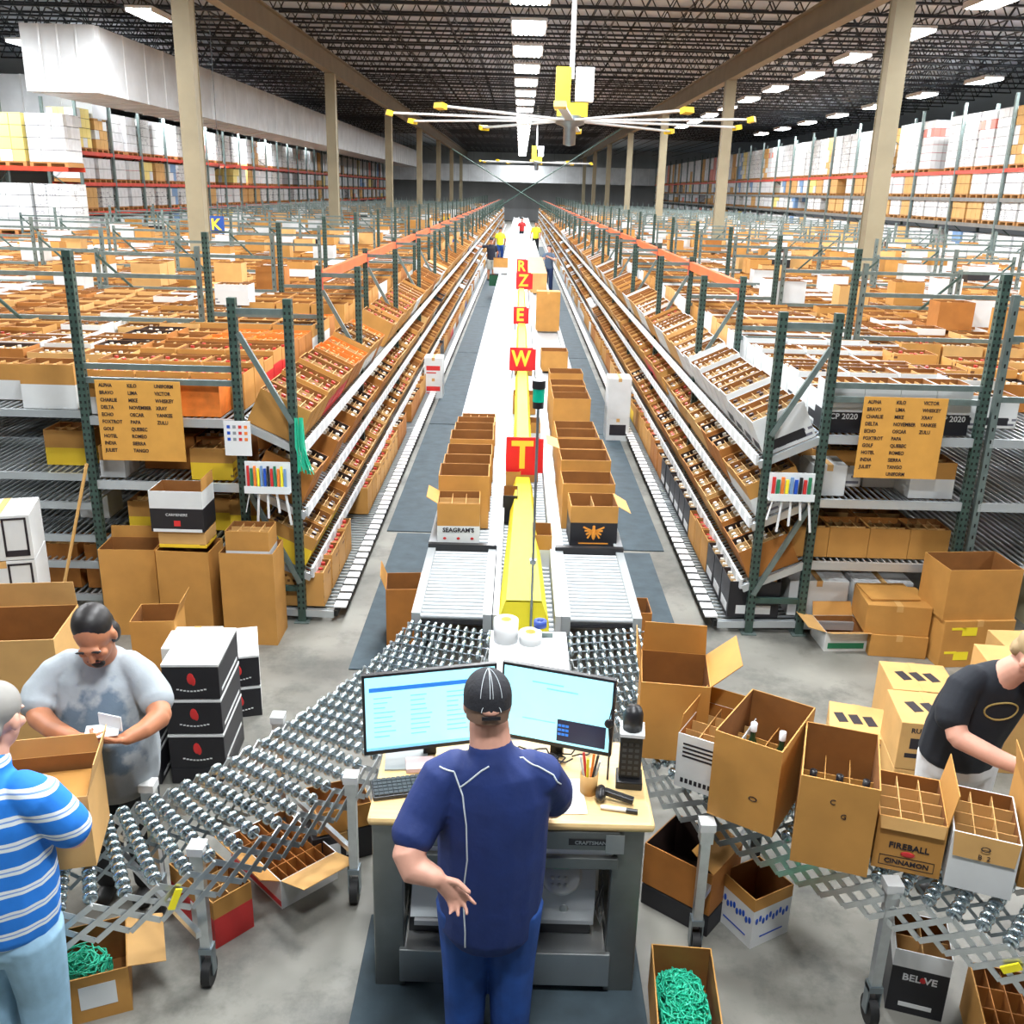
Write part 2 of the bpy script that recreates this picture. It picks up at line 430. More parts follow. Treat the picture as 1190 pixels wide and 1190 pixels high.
def obj(name, me, parent, loc=(0,0,0), rz=0):
    o = bpy.data.objects.new(name, me); COL.objects.link(o); o.parent = parent; o.location = loc; o.rotation_euler = (0, 0, rz)
    KIDS.setdefault(parent.name, []).append(o); return o
railm = mat('price_rail_white', (.62, .64, .65), .45)
tagm = mat('white_tag', (.88, .89, .90), .4)
def flow_rack(s, first=False, beam=True):
    t = thing('flow_rack', 'x', 'pick rack', (0, 0, 0))
    X = lambda h: s*h
    for h, z in ((HC, 2.68), (HB, 2.68), (HA, 3.0)): obj('upright_post', PM[z], t, (X(h), 0, 0))
    for z in (2.58, 1.28, .30): MB().bar((X(HC), 0, z), (X(HB), 0, z), .035, .045).build('cross_bar', green if z < 2 else greenlt, t)
    MB().bar((X(HB-.04), -.03, 2.42), (X(HC), -.03, 1.72), .03, .04).build('diagonal_brace', greenlt, t)
    MB().bar((X(HB-.04), -.03, 1.16), (X(HC), -.03, .36), .03, .04).build('diagonal_brace', greenlt, t)
    for z in (2.13, 2.02): MB().bar((X(HB), 0, z), (X(HA), 0, z), .03, .045).build('cross_bar', greenlt, t)
    for k in range(4):
        z = TZ[k]; m = MB(); x = HB
        while x <= HA+.01: m.bar((X(x), 0, z-.012), (X(x), BAY, z-.012), .012, .012); x += .055
        for yy in (.02, .8, 1.6, 2.4, BAY-.02): m.bar((X(HB), yy, z-.03), (X(HA), yy, z-.03), .015, .02)
        m.bar((X(HB), -.01, z-.03), (X(HA), -.01, z-.03), .03, .07); m.bar((X(HA), 0, z-.03), (X(HA), BAY, z-.03), .03, .06)
        m.build('wire_deck', deckm, t)
        m = MB(); a = (X(LH[k]), z*0+LZ[k]-.012); b = (X(HB), z-.012)
        y = .04
        while y < BAY: m.bar((a[0], y, a[1]), (b[0], y, b[1]), .014, .014); y += .075
        m.bar((a[0], 0, a[1]-.02), (b[0], 0, b[1]-.02), .02, .06)
        m.build('sloping_lane', deckm, t)
        m = MB(); hx = X(LH[k]-.012)
        if k < 3:
            m.bar((hx, 0, LZ[k]+.01), (hx, BAY, LZ[k]+.01), .02, .085)
            y = .1
            while y < BAY: m.bb(min(hx-s*.012, hx), max(hx-s*.012, hx), y, y+.07, LZ[k]-.02, LZ[k]+.04, 1); y += .21
            m.build('front_rail', [railm, tagm], t)
        else:
            m.bar((hx, 0, .075), (hx, BAY, .075), .03, .05)
            y = .01
            while y < BAY:
                m.box((hx-s*.035, y+.075, .125), (.105, .115, .014), 1, 0, None); m.box((hx-s*.035, y+.075+.0825, .120), (.125, .05, .012), 0, 0, None); y += .165
            m.build('tag_rail', [holes, tagm], t)
    if beam:
        m = MB(); m.bb(X(HB)-.03, X(HB)+.03, 0, BAY, 2.50, 2.61); m.bb(X(HB)-.035, X(HB)+.035, 0, .06, 2.40, 2.64, 1)
        m.build('top_beam', [orange, redbeam], t)
    return t
NB = 30
for s, sn in ((-1, 'left'), (1, 'right')):
    a = flow_rack(s, beam=False); a.location = (CX, Y0, 0)
    a['label'] = 'green steel flow rack with sloping lanes, nearest on the %s of the aisle' % sn
    b = flow_rack(s); b.location = (CX, Y0+BAY, 0)
    gl = 'green flow rack with sloping lanes and an orange top beam in the %s row' % sn
    b['label'] = 'green flow rack with the orange top beam, second from the near end on the %s' % sn
    for k in range(2, NB): dup(b, (CX, Y0+BAY*k, 0), label=gl, group='flow racks of the %s row' % sn)

# rows of plain racks behind the flow racks
def back_rack(s):
    t = thing('shelf_rack', 'x', 'storage rack', (0,0,0))
    for h in (0, 2.5):
        obj('upright_post', TP[2.6 if h else 2.85], t, (s*h, 0, 0))
    for z in (2.52, 2.05): MB().bar((0, 0, z), (s*2.5, 0, z), .03, .045).build('cross_bar', greenlt, t)
    MB().bar((s*2.5, -.02, 2.5), (s*1.75, -.02, 1.8), .03, .03).build('diagonal_brace', green, t)
    for k, z in enumerate(TZ[:3]):
        m = MB(); x = .05
        while x <= 2.5: m.bar((s*x, 0, z-.012), (s*x, BAY, z-.012), .014, .014); x += .065
        m.bar((0, -.01, z-.03), (s*2.5, -.01, z-.03), .03, .07)
        m.build('wire_deck', deckm, t)
    return t
for s, sn in ((-1, 'left'), (1, 'right')):
    r0 = back_rack(s); used = False
    for c in range(4):
        for k in range(0, 24 if c < 3 else 20):
            if (c > 1 and k < 1) or (s < 0 and c == 0 and k == 0): continue
            pos = (CX + s*(3.62 + c*2.62), Y0 + BAY*k + (0 if c == 0 else .5), 0)
            if used: o = dup(r0, pos)
            else: o = r0; o.location = pos; used = True
            o['label'] = 'grey green storage rack full of cartons in the %s field, %s row from the aisle' % (sn, ('second', 'third', 'fourth', 'fifth')[c])
            o['group'] = 'storage racks of the %s field row %s' % (sn, ('two', 'three', 'four', 'five')[c])

# ------------------------------------------------------------------ cartons on the racks
divm = mat('divider_board', (.60, .38, .16), .75)
capw = mat('pale_caps', (.72, .68, .60), .4); capr = mat('red_caps', (.5, .03, .02), .4); capd = mat('dark_caps', (.05, .03, .03), .35)
CW, CD, CH = .315, .43, .29
def rack_carton(upper, lower, inner, nx=3, ny=4, cap=capd, low=None, closed=False, h=CH, mark=None, flap=None):
    m = MB()
    mats = [upper, inner, lower or upper, divm, cap, mark or ink]
    if closed:
        m.bb(-CW/2, CW/2, -CD/2, CD/2, 0, h, 0); m.bb(-.03, .03, -CD/2-.001, CD/2+.001, h*.8, h+.001, 2)
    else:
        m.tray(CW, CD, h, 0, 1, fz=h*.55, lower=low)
        for i in range(1, nx): x = -CW/2+CW*i/nx; m.bb(x-.0025, x+.0025, -CD/2+.008, CD/2-.008, h*.55, h*.93, 3)
        for j in range(1, ny): y = -CD/2+CD*j/ny; m.bb(-CW/2+.008, CW/2-.008, y-.0025, y+.0025, h*.55, h*.93, 3)
        for i in range(nx):
            for j in range(ny):
                if R.random() < .9:
                    m.tube((-CW/2+CW*(i+.5)/nx, -CD/2+CD*(j+.5)/ny, h*.55), (-CW/2+CW*(i+.5)/nx, -CD/2+CD*(j+.5)/ny, h*R.uniform(.9, .98)), .019, n=6, m=4)
    if mark:
        m.bb(-CW*.36, CW*.36, -CD/2-.0015, -CD/2, h*.1, h*.34, 5); m.bb(CW/2, CW/2+.0015, -CD*.34, CD*.34, h*.1, h*.34, 5); m.bb(-CW/2-.0015, -CW/2, -CD*.34, CD*.34, h*.1, h*.34, 5)
    if flap: m.bb(-CW/2, CW/2, -CD/2-.004, -CD/2, h, h+.10, 0)
    return m.mesh('carton', mats)
ST = {
 'brown': (rack_carton(card, None, card_dk, cap=capr), 'brown open divided'),
 'pale': (rack_carton(card_lt, None, card_dk, cap=capw), 'pale brown open divided'),
 'tawny': (rack_carton(card_rd, None, darkm, cap=capw), 'dark tan open divided'),
 'printed': (rack_carton(brownpr, None, card_dk, cap=capr), 'brown printed open'),
 'whitelow': (rack_carton(card, whitepr, card_dk, low=.17, cap=capd), 'brown topped white printed open'),
 'white': (rack_carton(whitebox, whitepr, card_dk, low=.2, cap=capw), 'white open divided'),
 'blackmark': (rack_carton(whitebox, whitepr, card_dk, low=.1, cap=capd, mark=blackbox), 'white open carton with a black band'),
 'yellow': (rack_carton(card, yellowpr, card_dk, low=.18, cap=capd), 'yellow and brown open'),
 'orange': (rack_carton(card_rd, None, orangebox, cap=orangebox), 'orange topped open'),
 'red': (rack_carton(card, redbox_m, card_dk, low=.18, cap=capr), 'red and brown open'),
 'dark': (rack_carton(blackbox, None, darkm, cap=capw, mark=whitebox), 'black open'),
 'blue': (rack_carton(card, bluebox, card_dk, low=.12), 'brown and blue open'),
 'closed': (rack_carton(card, card_lt, None or card, closed=True), 'closed brown taped'),
 'closedw': (rack_carton(whitebox, card_lt, card, closed=True), 'closed white'),
}
stuff_parts = {}
def low_carton(mb, key, M):
    U = {'brown':(0,0),'pale':(1,1),'tawny':(2,2),'printed':(0,0),'whitelow':(0,3),'white':(3,3),'blackmark':(3,5),'yellow':(0,4),'orange':(2,8),'red':(0,6),'dark':(5,5),'blue':(0,7),'closed':(0,0),'closedw':(3,3)}[key]
    if key in ('closed', 'closedw'):
        mb.bb(-CW/2, CW/2, -CD/2, CD/2, 0, CH, U[0], M); return
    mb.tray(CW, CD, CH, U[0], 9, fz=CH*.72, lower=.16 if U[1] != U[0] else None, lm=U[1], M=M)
    mb.bb(-.004, .004, -CD/2+.01, CD/2-.01, CH*.72, CH*.95, 1, M)
    mb.bb(-CW/2+.01, CW/2-.01, -.004, .004, CH*.72, CH*.95, 1, M)
    mb.bb(-CW*.33, -CW*.1, -CD*.4, -CD*.1, CH*.72, CH*.85, 8 if key == 'orange' else 10, M)
    mb.bb(CW*.1, CW*.33, CD*.1, CD*.4, CH*.72, CH*.85, 10, M)
stuffmats = [card, card_lt, card_rd, whitebox, yellowpr, blackbox, redbox_m, bluebox, orangebox, card_dk, capw]
place = []      # (weight, side, tierlabel, style, matrix)
def lane_M(s, h, y, z, tilt=0., k=1.):
    return MX.Translation((CX+s*h, y, z)) @ MX.Rotation(-s*tilt, 4, 'Y') @ MX.Rotation(rad(90)*(-s), 4, 'Z') @ MX.Diagonal((1, 1, k, 1))
def run_style(s, tier, y):
    """neighbouring lanes carry different goods: a run of the same kind over some lanes"""
    r = random.Random(hash((s, tier, int(y/.72)*7+int(y*3.1) % 3)) & 0xffff).random()
    return r
def pick(r, table):
    a = 0
    for k, w in table:
        a += w
        if r < a: return k
    return table[-1][0]
T_near_left = [('orange', .34), ('brown', .2), ('pale', .16), ('tawny', .12), ('red', .06), ('whitelow', .12)]
T_gen = [('brown', .17), ('pale', .24), ('tawny', .08), ('printed', .06), ('whitelow', .10), ('white', .22), ('red', .03), ('yellow', .02), ('blackmark', .02), ('blue', .01), ('closed', .02), ('closedw', .03)]
T_right = [('brown', .17), ('pale', .25), ('tawny', .06), ('white', .3), ('whitelow', .1), ('printed', .06), ('blackmark', .04)]
T_low = [('brown', .24), ('tawny', .30), ('dark', .10), ('pale', .08), ('printed', .16), ('whitelow', .08), ('red', .02), ('yellow', .02)]
ang = math.atan2(.23, .49)
Y = Y0 + .2
tiername = ['top tier', 'second tier', 'third tier', 'floor tier']
for s, sn in ((-1, 'left'), (1, 'right')):
    for tier in range(4):
        y = Y0 + .2
        j = 0
        while y < 104:
            r = R.random() if j % 3 == 0 else r
            if tier == 0: tb = T_near_left if (s < 0 and y < 13) else (T_right if s > 0 else T_gen)
            else: tb = T_low if tier < 3 else T_low + []
            if y > 24: tb = T_gen
            st = pick(r, tb)
            if s > 0 and tier == 0 and y < 8.7: st = 'blackmark'
            if s < 0 and tier == 2 and y < 8.9: st = 'yellow'
            gap = (s < 0 and tier == 3 and 8.9 < y < 10.0) or R.random() < .035
            k = 1 + R.uniform(-.08, .14)
            if not gap:
                if tier < 3:
                    h = (LH[tier]+HB)/2 + .005; z = (LZ[tier]+TZ[tier])/2 + .004
                    place.append([y, s, tier, st, lane_M(s, h, y, z, ang, k)])
                    for q in range(3 if tier == 0 else 2):
                        if y < 60 or tier == 0:
                            place.append([y + 3 + 4*tier + q*2, s, tier, st, lane_M(s, HB + .27 + q*.45, y, TZ[tier], 0, k)])
                else:
                    place.append([y, s, tier, st, lane_M(s, 1.92, y, .12, 0, k)])
                    place.append([y + 8, s, tier, st, lane_M(s, 2.38, y, .12, 0, k)])
            y += CW + .02 + (R.random() < .1)*.05 + (0 if y < 40 else .12); j += 1
    # the wide field behind, top decks
    for row in range(22):
        x = HA + .28 + row*.46
        if abs((x-3.62) % 2.62) < .1: x += .12
        y = Y0 + .22 + (.5 if row > 4 else 0) + (3.3 if row > 10 else 0); r = R.random(); j = 0
        while y < (104 if row < 16 else 84):
            if j % 4 == 0: r = R.random()
            st = pick(r, T_right if s > 0 else T_gen)
            if R.random() > .05 and not (s > 0 and row in (1, 2, 3) and 9.4 < y < 10.6) and not (s < 0 and row > 2 and y < 8.0):
                place.append([y + 2 + row*1.3, s, 0, st, lane_M(s, x, y, TZ[0] + (.29 if R.random() < .05 else 0), 0, 1 + R.uniform(-.15, .2))])
            y += CW + .02 + (0 if y < 30 else .13); j += 1
def clash(e):
    p = e[4].translation; h = abs(p.x-CX)
    if e[1] < 0 and h > HA and p.y < 8.35: return True
    if abs(h-6.75) < .42 and abs((p.y-(20.6 if e[1] < 0 else 19.6)+7.6) % 15.2-7.6) < .42: return True
    if e[1] > 0 and 4.1 < h < 5.1 and p.y < 8.3: return True
    return h > HB and p.y < 7.75
place = [e for e in place if not clash(e)]
place.sort(key=lambda e: e[0])
stuff = {-1: MB(), 1: MB()}
cnt = 0
for w, s, tier, st, M in place:
    if cnt < 300:
        cnt += 1
        o = bpy.data.objects.new('carton', ST[st][0]); COL.objects.link(o); o.matrix_world = M
        sn = 'left' if s < 0 else 'right'; y = M.translation.y; h = abs(M.translation.x-CX)
        where = ('on the sloping lanes' if h < HB else 'behind the sloping lanes') if tier < 3 else ('at the aisle edge' if h < 2.1 else 'behind the front cartons')
        nr = 'at the near end' if y < 9.2 else ('in the nearest rack' if y < 10.7 else ('in the second rack' if y < 14 else 'farther along'))
        lab = '%s carton %s of the %s rack %s, %s' % (ST[st][1].replace(' carton', ''), where, sn, tiername[tier], nr)
        if 'with a black band' in lab: lab = lab.replace('open with a black band carton', 'open carton with a black band')
        lab = ' '.join(lab.split()[:16])
        tag(o, lab, 'carton', lab[:60])
    else: low_carton(stuff[s], st, M)
for s, sn in ((-1, 'left'), (1, 'right')):
    o = stuff[s].build('carton_field', stuffmats)
    tag(o, 'endless field of small open cartons filling the far %s hand racks' % sn, 'cartons', kind='stuff')

# ================================================================== PALLET RACKS along the sides
plw = mat('pallet_wood', (.45, .22, .07), .8)
wrap = mat('stretch_wrap_white', (.80, .82, .84), .3, var=.08, scale=5)
def load(mts, h, nx=3, nz=3, w=1.05, d=1.0):
    m = MB(); hz = .12
    for x in (-.46, 0, .46): m.bb(x*w-.05, x*w+.05, -d/2, d/2, 0, .09, 0)
    m.bb(-w/2, w/2, -d/2, d/2, .09, hz, 0)
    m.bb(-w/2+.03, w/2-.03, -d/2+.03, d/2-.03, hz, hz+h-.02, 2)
    bh = h/nz; bw = w/nx; bd = d/nx
    for k in range(nz):
        z0 = hz+k*bh+.008; z1 = hz+(k+1)*bh-.008
        for i in range(nx):
            mm = 1 if R.random() < .8 else 3
            for (a, b_, c, e) in ((-w/2+i*bw+.008, -w/2+(i+1)*bw-.008, -d/2, -d/2+.2), (-w/2+i*bw+.008, -w/2+(i+1)*bw-.008, d/2-.2, d/2)): m.bb(a, b_, c, e, z0, z1, mm)
            for (c, e) in ((-w/2, -w/2+.2), (w/2-.2, w/2)): m.bb(c, e, -d/2+.2+i*(d-.4)/nx+.006, -d/2+.2+(i+1)*(d-.4)/nx-.006, z0, z1, mm)
    m.bb(-w/2, w/2, -d/2, d/2, hz+h-.02, hz+h, 1)
    return m.mesh('pallet_load', [plw] + mts)
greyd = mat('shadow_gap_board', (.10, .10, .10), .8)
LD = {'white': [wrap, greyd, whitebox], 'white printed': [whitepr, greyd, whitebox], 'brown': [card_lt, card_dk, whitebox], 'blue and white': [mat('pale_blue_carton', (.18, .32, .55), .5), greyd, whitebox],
      'yellow': [mat('yellow_carton', (.85, .70, .22), .5), greyd, whitebox], 'red and white': [whitebox, redbox_m, mat('pink_carton', (.75, .25, .2), .5)]}
LM = {(k, hh): load(v, hh, 3, max(2, int(hh/.28))) for k, v in LD.items() for hh in (.68, 1.25, 1.7)}
def pallet_rack(W, zs, top, name_cols, D=1.1):
    """bay runs along local x, open to -y"""
    t = thing('pallet_rack', 'x', 'pallet rack', (0,0,0))
    for y in (0, D):
        m = MB(); m.bb(-.05, .05, y-.045, y+.045, 0, top); m.build('upright_post', greenlt, t)
    m = MB(); z = .5; f = 0
    while z < top-.9:
        m.bar((0, 0 if f else D, z), (0, D if f else 0, z+.8), .03, .03); z += .8; f ^= 1
    m.build('brace', green, t)
    for z, mm in zip(zs, name_cols):
        for y in (0, D): MB().bb(.05, W-.05, y-.03, y+.03, z-.12, z).build('beam', mm, t)
    return t
loads = []
def fill_rack(label, group, W, zs, hs, top, cols, n, base, rz, per, D=1.1):
    a = pallet_rack(W, zs, top, cols, D)
    d = V((math.cos(rz), math.sin(rz), 0)); q = V((-math.sin(rz), math.cos(rz), 0))
    for k in range(n):
        p = V(base) + d*(W*k)
        o = a if k == 0 else dup(a, p, rz)
        o.location = p; o.rotation_euler = (0, 0, rz); o['label'] = label; o['group'] = group
        for z, hh in zip(zs, hs):
            for i in range(per):
                if R.random() < .08: continue
                c = p + d*(W*(i+.5)/per) + q*(D/2) + V((0, 0, z))
                r = R.random()
                kk = 'white' if r < .40 else 'white printed' if r < .68 else 'brown' if r < .84 else 'blue and white' if r < .88 else 'yellow' if r < .92 else 'red and white'
                h2 = hh
                loads.append((c.length, kk, h2, c, rz, group))
fill_rack('tall green pallet rack with red beams running along the far left', 'left pallet racks', 2.8, [1.4, 2.45, 3.42, 4.43], [.68, .68, .68, 1.25], 6.1, [redbeam]*4, 29, (CX-15.1, 34.5, 0), PI/2, 2)
fill_rack('tall green pallet rack with red and grey beams on the right', 'right pallet racks', 3.6, [1.73, 2.85, 3.66, 4.55], [.68, .5 if 0 else .68, .68, 1.7], 6.75, [redbeam, steellt, steellt, redbeam], 26, (CX+15.1, 115.0, 0), -PI/2, 3)
fill_rack('pallet rack with red beams facing the camera at the left edge', 'left edge pallet racks', 2.3, [.3, 2.0, 3.82], [1.25, 1.25, 1.25], 5.7, [redbeam]*3, 8, (CX-12.6-18.4, 28, 0), 0, 2)
loads.sort(key=lambda e: e[0])
rest = {}
for i, (w, kk, hh, c, rz, group) in enumerate(loads):
    vis = True
    if i < 300:
        o = bpy.data.objects.new('pallet_load', LM[(kk, hh)]); COL.objects.link(o); o.location = c; o.rotation_euler = (0, 0, rz)
        lv = 'upper' if c.z > 4 else 'middle' if c.z > 2.2 else 'lower'
        lab = 'pallet of %s cartons on the %s level of the %s' % (kk, lv, group)
        tag(o, lab, 'pallet of cartons', lab)
    else:
        m = rest.setdefault('x', MB()); T = MX.Translation(c) @ MX.Rotation(rz, 4, 'Z')
        mi = {'white':0,'white printed':0,'brown':1,'blue and white':2,'yellow':3,'red and white':4}[kk]
        m.bb(-.5, .5, -.48, .48, 0, .11, 5, T); m.bb(-.5, .5, -.48, .48, .13, .13+hh/2-.01, mi, T); m.bb(-.49, .5, -.48, .48, .14+hh/2, .13+hh, mi if R.random() < .6 else 0, T)
o = rest['x'].build('distant_pallet_goods', [wrap, card_lt, LD['blue and white'][0], LD['yellow'][0], LD['red and white'][2], plw])
tag(o, 'distant goods filling the far ends of both pallet rack rows', 'pallets', kind='stuff')
# ================================================================== BOXES (large ones, with parts)
def big_box(label, P, Q, d, h, z=0., out=card, inn=card_dk, flaps={}, div=None, fill=.94, lower=None, lm=None, closed=False, tape=True, group=None, name='cardboard_box', t=.006, divmat=None, rotx=0):
    P, Q = V((P[0], P[1], 0)), V((Q[0], Q[1], 0)); u = (Q-P); w = u.length; u /= w; n = V((-u.y, u.x, 0))
    c = P + u*w/2 + n*d/2; rz = math.atan2(u.y, u.x)
    o = thing(name, label, 'box', (c.x, c.y, z), rz, group, rot=(rotx, 0, rz))
    m = MB()
    if closed:
        m.bb(-w/2, w/2, -d/2, d/2, lower or 0, h, 0)
        if lower: m.bb(-w/2, w/2, -d/2, d/2, 0, lower, 2)
        m.build('box_body', [out, inn, lm or out], o, bevel=.004)
        if tape: MB().bb(-.025, .025, -d/2-.001, d/2+.001, h-.05, h+.001).build('packing_tape', card_lt, o)
    else:
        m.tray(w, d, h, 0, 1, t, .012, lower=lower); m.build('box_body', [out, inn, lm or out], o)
    for k, (L, a) in flaps.items():
        a = rad(a); m = MB()
        ww = w if k in 'fb' else d
        pts = [(-ww/2+.004, 0), (ww/2-.004, 0), (ww/2-.012, L), (-ww/2+.012, L)]
        vs = []
        for th in (-.002, .002):
            for px, l in pts:
                oy, oz = l*math.sin(a)+th*math.cos(a), l*math.cos(a)-th*math.sin(a)
                if k == 'f': vs.append((px, -d/2-oy, h+oz))
                if k == 'b': vs.append((-px, d/2+oy, h+oz))
                if k == 'l': vs.append((-w/2-oy, -px, h+oz))
                if k == 'r': vs.append((w/2+oy, px, h+oz))
        m.add(vs, [(0,1,2,3),(7,6,5,4),(0,4,5,1),(1,5,6,2),(2,6,7,3),(3,7,4,0)])
        m.build('flap', card_lt if a > 1.2 else out if out in (card, card_lt) else card, o)
    if div:
        nx, ny = div; m = MB(); z0, z1 = h*.5, h*fill
        for i in range(1, nx): x = -w/2+w*i/nx; m.bb(x-.002, x+.002, -d/2+t, d/2-t, z0*0+.012, z1)
        for j in range(1, ny): y = -d/2+d*j/ny; m.bb(-w/2+t, w/2-t, y-.002, y+.002, .012, z1*.985)
        m.build('divider', divmat or card_lt, o)
    return o
def face_text(o, txt, size, m, x, z, w=None, d=.2, **k):
    return text(txt, size, m, o, (x, -d/2-.002, z), **k)

# cartons standing on the skate wheel conveyor, right hand side
b = big_box('big empty open cardboard box with raised flaps beside the right monitor', (.66, 4.24), (1.0, 4.20), .36, .43, .78, flaps={'b': (.17, -4), 'l': (.15, 12), 'r': (.19, 48)})
b = big_box('white printed carton with brown dividers beside the tall brown carton', (.82, 4.01), (1.06, 3.87), .36, .29, .78, whitebox, card_rd, {'b': (.10, -10), 'l': (.1, -8)}, (3, 4), lower=.22, lm=whitebox)
m = MB()
for k in range(4): m.bb(-.11, .10, -.1815, -.181, .17+.022*k, .18+.022*k)
for k in range(9): m.bb(-.11+.023*k, -.095+.023*k, -.1815, -.181, .03, .055)
m.build('printed_lettering', ink, b)
bC = big_box('tall brown open carton marked with a small circle, holding pale capped bottles', (.94, 3.79), (1.20, 3.62), .47, .44, .78, flaps={}, div=(2, 3), divmat=card, fill=.64)
text('O', .035, ink, bC, (.05, -.2375, .16), sx=1.6, name='pen_mark')
bD = big_box('tall brown open carton with pen marks C and G holding dark capped bottles', (1.24, 3.47), (1.54, 3.37), .46, .43, .78, flaps={}, div=(3, 3), divmat=card, fill=.64)
text('C', .035, ink, bD, (-.02, -.2325, .33), name='pen_mark'); text('G', .035, ink, bD, (.03, -.2325, .27), name='pen_mark')
bt = [('white capped bottle standing in the tall carton marked with a circle', (0, 1)), ('dark capped bottle standing in the tall carton marked C and G', (2, 3, 4))]
def bottle(x, y, z, capm, label, grp, H=.31):
    t = thing('bottle', label, 'bottle', (x, y, z), 0, grp)
    MB().lathe([(.001, 0), (.036, 0), (.036, H*.6), (.013, H*.78), (.013, H*.9)], n=12).build('glass_body', mat('dark_glass', (.02, .05, .02), .1), t)
    MB().lathe([(.016, H*.88), (.016, H), (.001, H)], n=12).build('cap', capm, t)
for i in range(2): bottle(1.167 + i*.117, 3.98 - i*.074, .80, white, bt[0][0] + (', left one' if i == 0 else ', right one'), None, .35)
for i in range(3): bottle(1.36 + i*.105, 3.66 - i*.035, .80, black, bt[1][0] + (', leftmost', ', middle one', ', rightmost')[i], None, .31)
b = big_box('brown carton with printed red emblem, pale front flap and empty dividers', (1.585, 3.45), (1.845, 3.37), .36, .26, .78, card, card_dk, {'f': (.055, 165), 'r': (.15, 8)}, (3, 4))
o = b
text('FIREBALL', .040, ink, o, (0, -.1825, .125), bold=.001); text('CINNAMON', .032, ink, o, (0, -.1825, .045), bold=.001)
MB().ell((0, -.182, .09), (.03, .003, .014), n=10, k=6).build('red_emblem', redbox_m, o)
m = MB(); [m.bb(x0, x1, -.1815, -.1805, z0, z1) for x0, x1, z0, z1 in ((-.11, .11, .068, .071), (-.11, .11, .02, .023), (-.11, -.107, .02, .071), (.107, .11, .02, .071))]
m.build('printed_frame', ink, o)
b = big_box('white based carton with tan front flap folded down and twelve empty cells', (1.85, 3.34), (2.09, 3.25), .36, .27, .78, whitebox, card_dk, {'f': (.11, 176)}, (3, 4), lower=.13, lm=whitebox)
text('O', .035, ink, b, (.0, -.1935, .22), sx=1.5, name='pen_mark'); text('B  2', .03, ink, b, (.0, -.1935, .18), name='pen_mark')
o = big_box('tan carton at the right edge beyond the twelve cell carton', (2.16, 3.34), (2.42, 3.26), .4, .36, .78, flaps={'l': (.12, 10)})
# near left box and those behind the packers
o = big_box('big open brown box with raised flaps in front of the striped shirt worker', (-2.12, 3.22), (-1.70, 3.32), .34, .34, .78, card_lt, card_dk, {'b': (.10, -8), 'r': (.14, 14)}, None)
MB().box((.02, 0, .27), (.38, .28, .012)).build('packing_insert', card, o)
big_box('large open brown carton behind the grey shirt packer at the left edge', (-3.35, 4.95), (-2.66, 5.05), .5, .95, 0, card_lt, card_dk, {'b': (.16, -3), 'l': (.2, 10)})
big_box('small open brown carton just behind the grey shirt packer\'s shoulder', (-2.62, 6.0), (-2.32, 6.03), .3, .62, 0, card, card_dk, {'r': (.14, 20)})
big_box('closed white carton low beside the black wine cartons', (-2.32, 5.75), (-1.98, 5.78), .34, .55, 0, whitebox, closed=True)
# white cartons at the upper left
lbl = ['topmost', 'middle', 'lower']
for k in range(3):
    o = big_box('%s of the stacked white cartons at the left edge beside the broom' % lbl[k], (-3.80, 6.22), (-3.39, 6.34), .42, .335, .93-.34*k, whitebox, closed=True)
    m = MB()
    for (x0, x1, z0, z1) in ((.03, .19, .30, .315), (.03, .045, .03, .315), (.175, .19, .03, .315), (.03, .19, .03, .075)): m.bb(x0, x1, -.2125, -.211, z0, z1)
    m.build('printed_frame', ink, o)
big_box('plain white carton under the stacked white cartons', (-3.80, 6.22), (-3.39, 6.34), .42, .25, 0, whitebox, closed=True)
# tall cartons in front of the left rack
o = big_box('tall brown carton, right one of three before the left rack', (-2.27, 6.93), (-1.85, 6.93), .34, .78, 0)
o = big_box('tall brown carton, middle one of three before the left rack', (-2.79, 7.0), (-2.37, 6.98), .34, .76, 0)
o = big_box('tall brown carton with a dark open top, left one of three before the left rack', (-3.26, 7.04), (-2.82, 7.06), .30, .74, 0, flaps={'b': (.1, -2)})
big_box('small brown and white divided carton set in the right tall carton', (-2.23, 6.99), (-1.89, 6.99), .25, .24, .70, card, card_dk, {}, (4, 3), lower=.08, lm=whitebox)
big_box('brown and yellow carton under the black and white carton', (-2.76, 7.02), (-2.39, 7.02), .27, .13, .78, card_lt, lower=.03, lm=yellowpr, closed=True)
o = big_box('white topped black carton with a raised side flap on the middle tall carton', (-2.80, 7.0), (-2.39, 7.0), .30, .33, .92, whitebox, card_dk, {'r': (.10, 0)}, lower=.19, lm=blackbox)
text('CARMENERE', .03, white, o, (0, -.153, .14)); MB().box((0, -.1515, .07), (.05, .002, .045)).build('red_emblem', redbox_m, o); MB().box((0, -.1515, .012), (.38, .002, .024)).build('white_band', white, o)
# black wine cartons
def wine(label, P, Q, z, d=.50):
    o = big_box(label, P, Q, d, .228, z, blackbox, closed=True, tape=False, lower=.20, lm=blackbox)
    w = (V(Q)-V(P)).length
    MB().bb(-w/2-.001, w/2+.001, -d/2-.0015, d/2, .214, .2295).build('white_lid_edge', whitebox, o)
    m = MB(); m.ell((0, -d/2-.001, .135), (.022, .002, .038), n=8, k=6); m.ell((.014, -d/2-.001, .12), (.014, .002, .03), n=8, k=6); m.build('red_emblem', redbox_m, o)
    m = MB(); [m.box((-.08+.02*i, -d/2-.001, .065-.012*math.sin(PI*i/8)), (.014, .002, .008)) for i in range(9)]; m.bb(w/2, w/2+.0015, -.2, .2, .03, .05)
    m.build('white_lettering', whitebox, o)
    return o
P, Q = (-2.04, 5.03), (-1.71, 5.05)
for k, n in enumerate(('topmost', 'middle', 'lowest')): wine('black carton with red emblem and white lid, %s of the front stack' % n, P, Q, .585-.236*k)
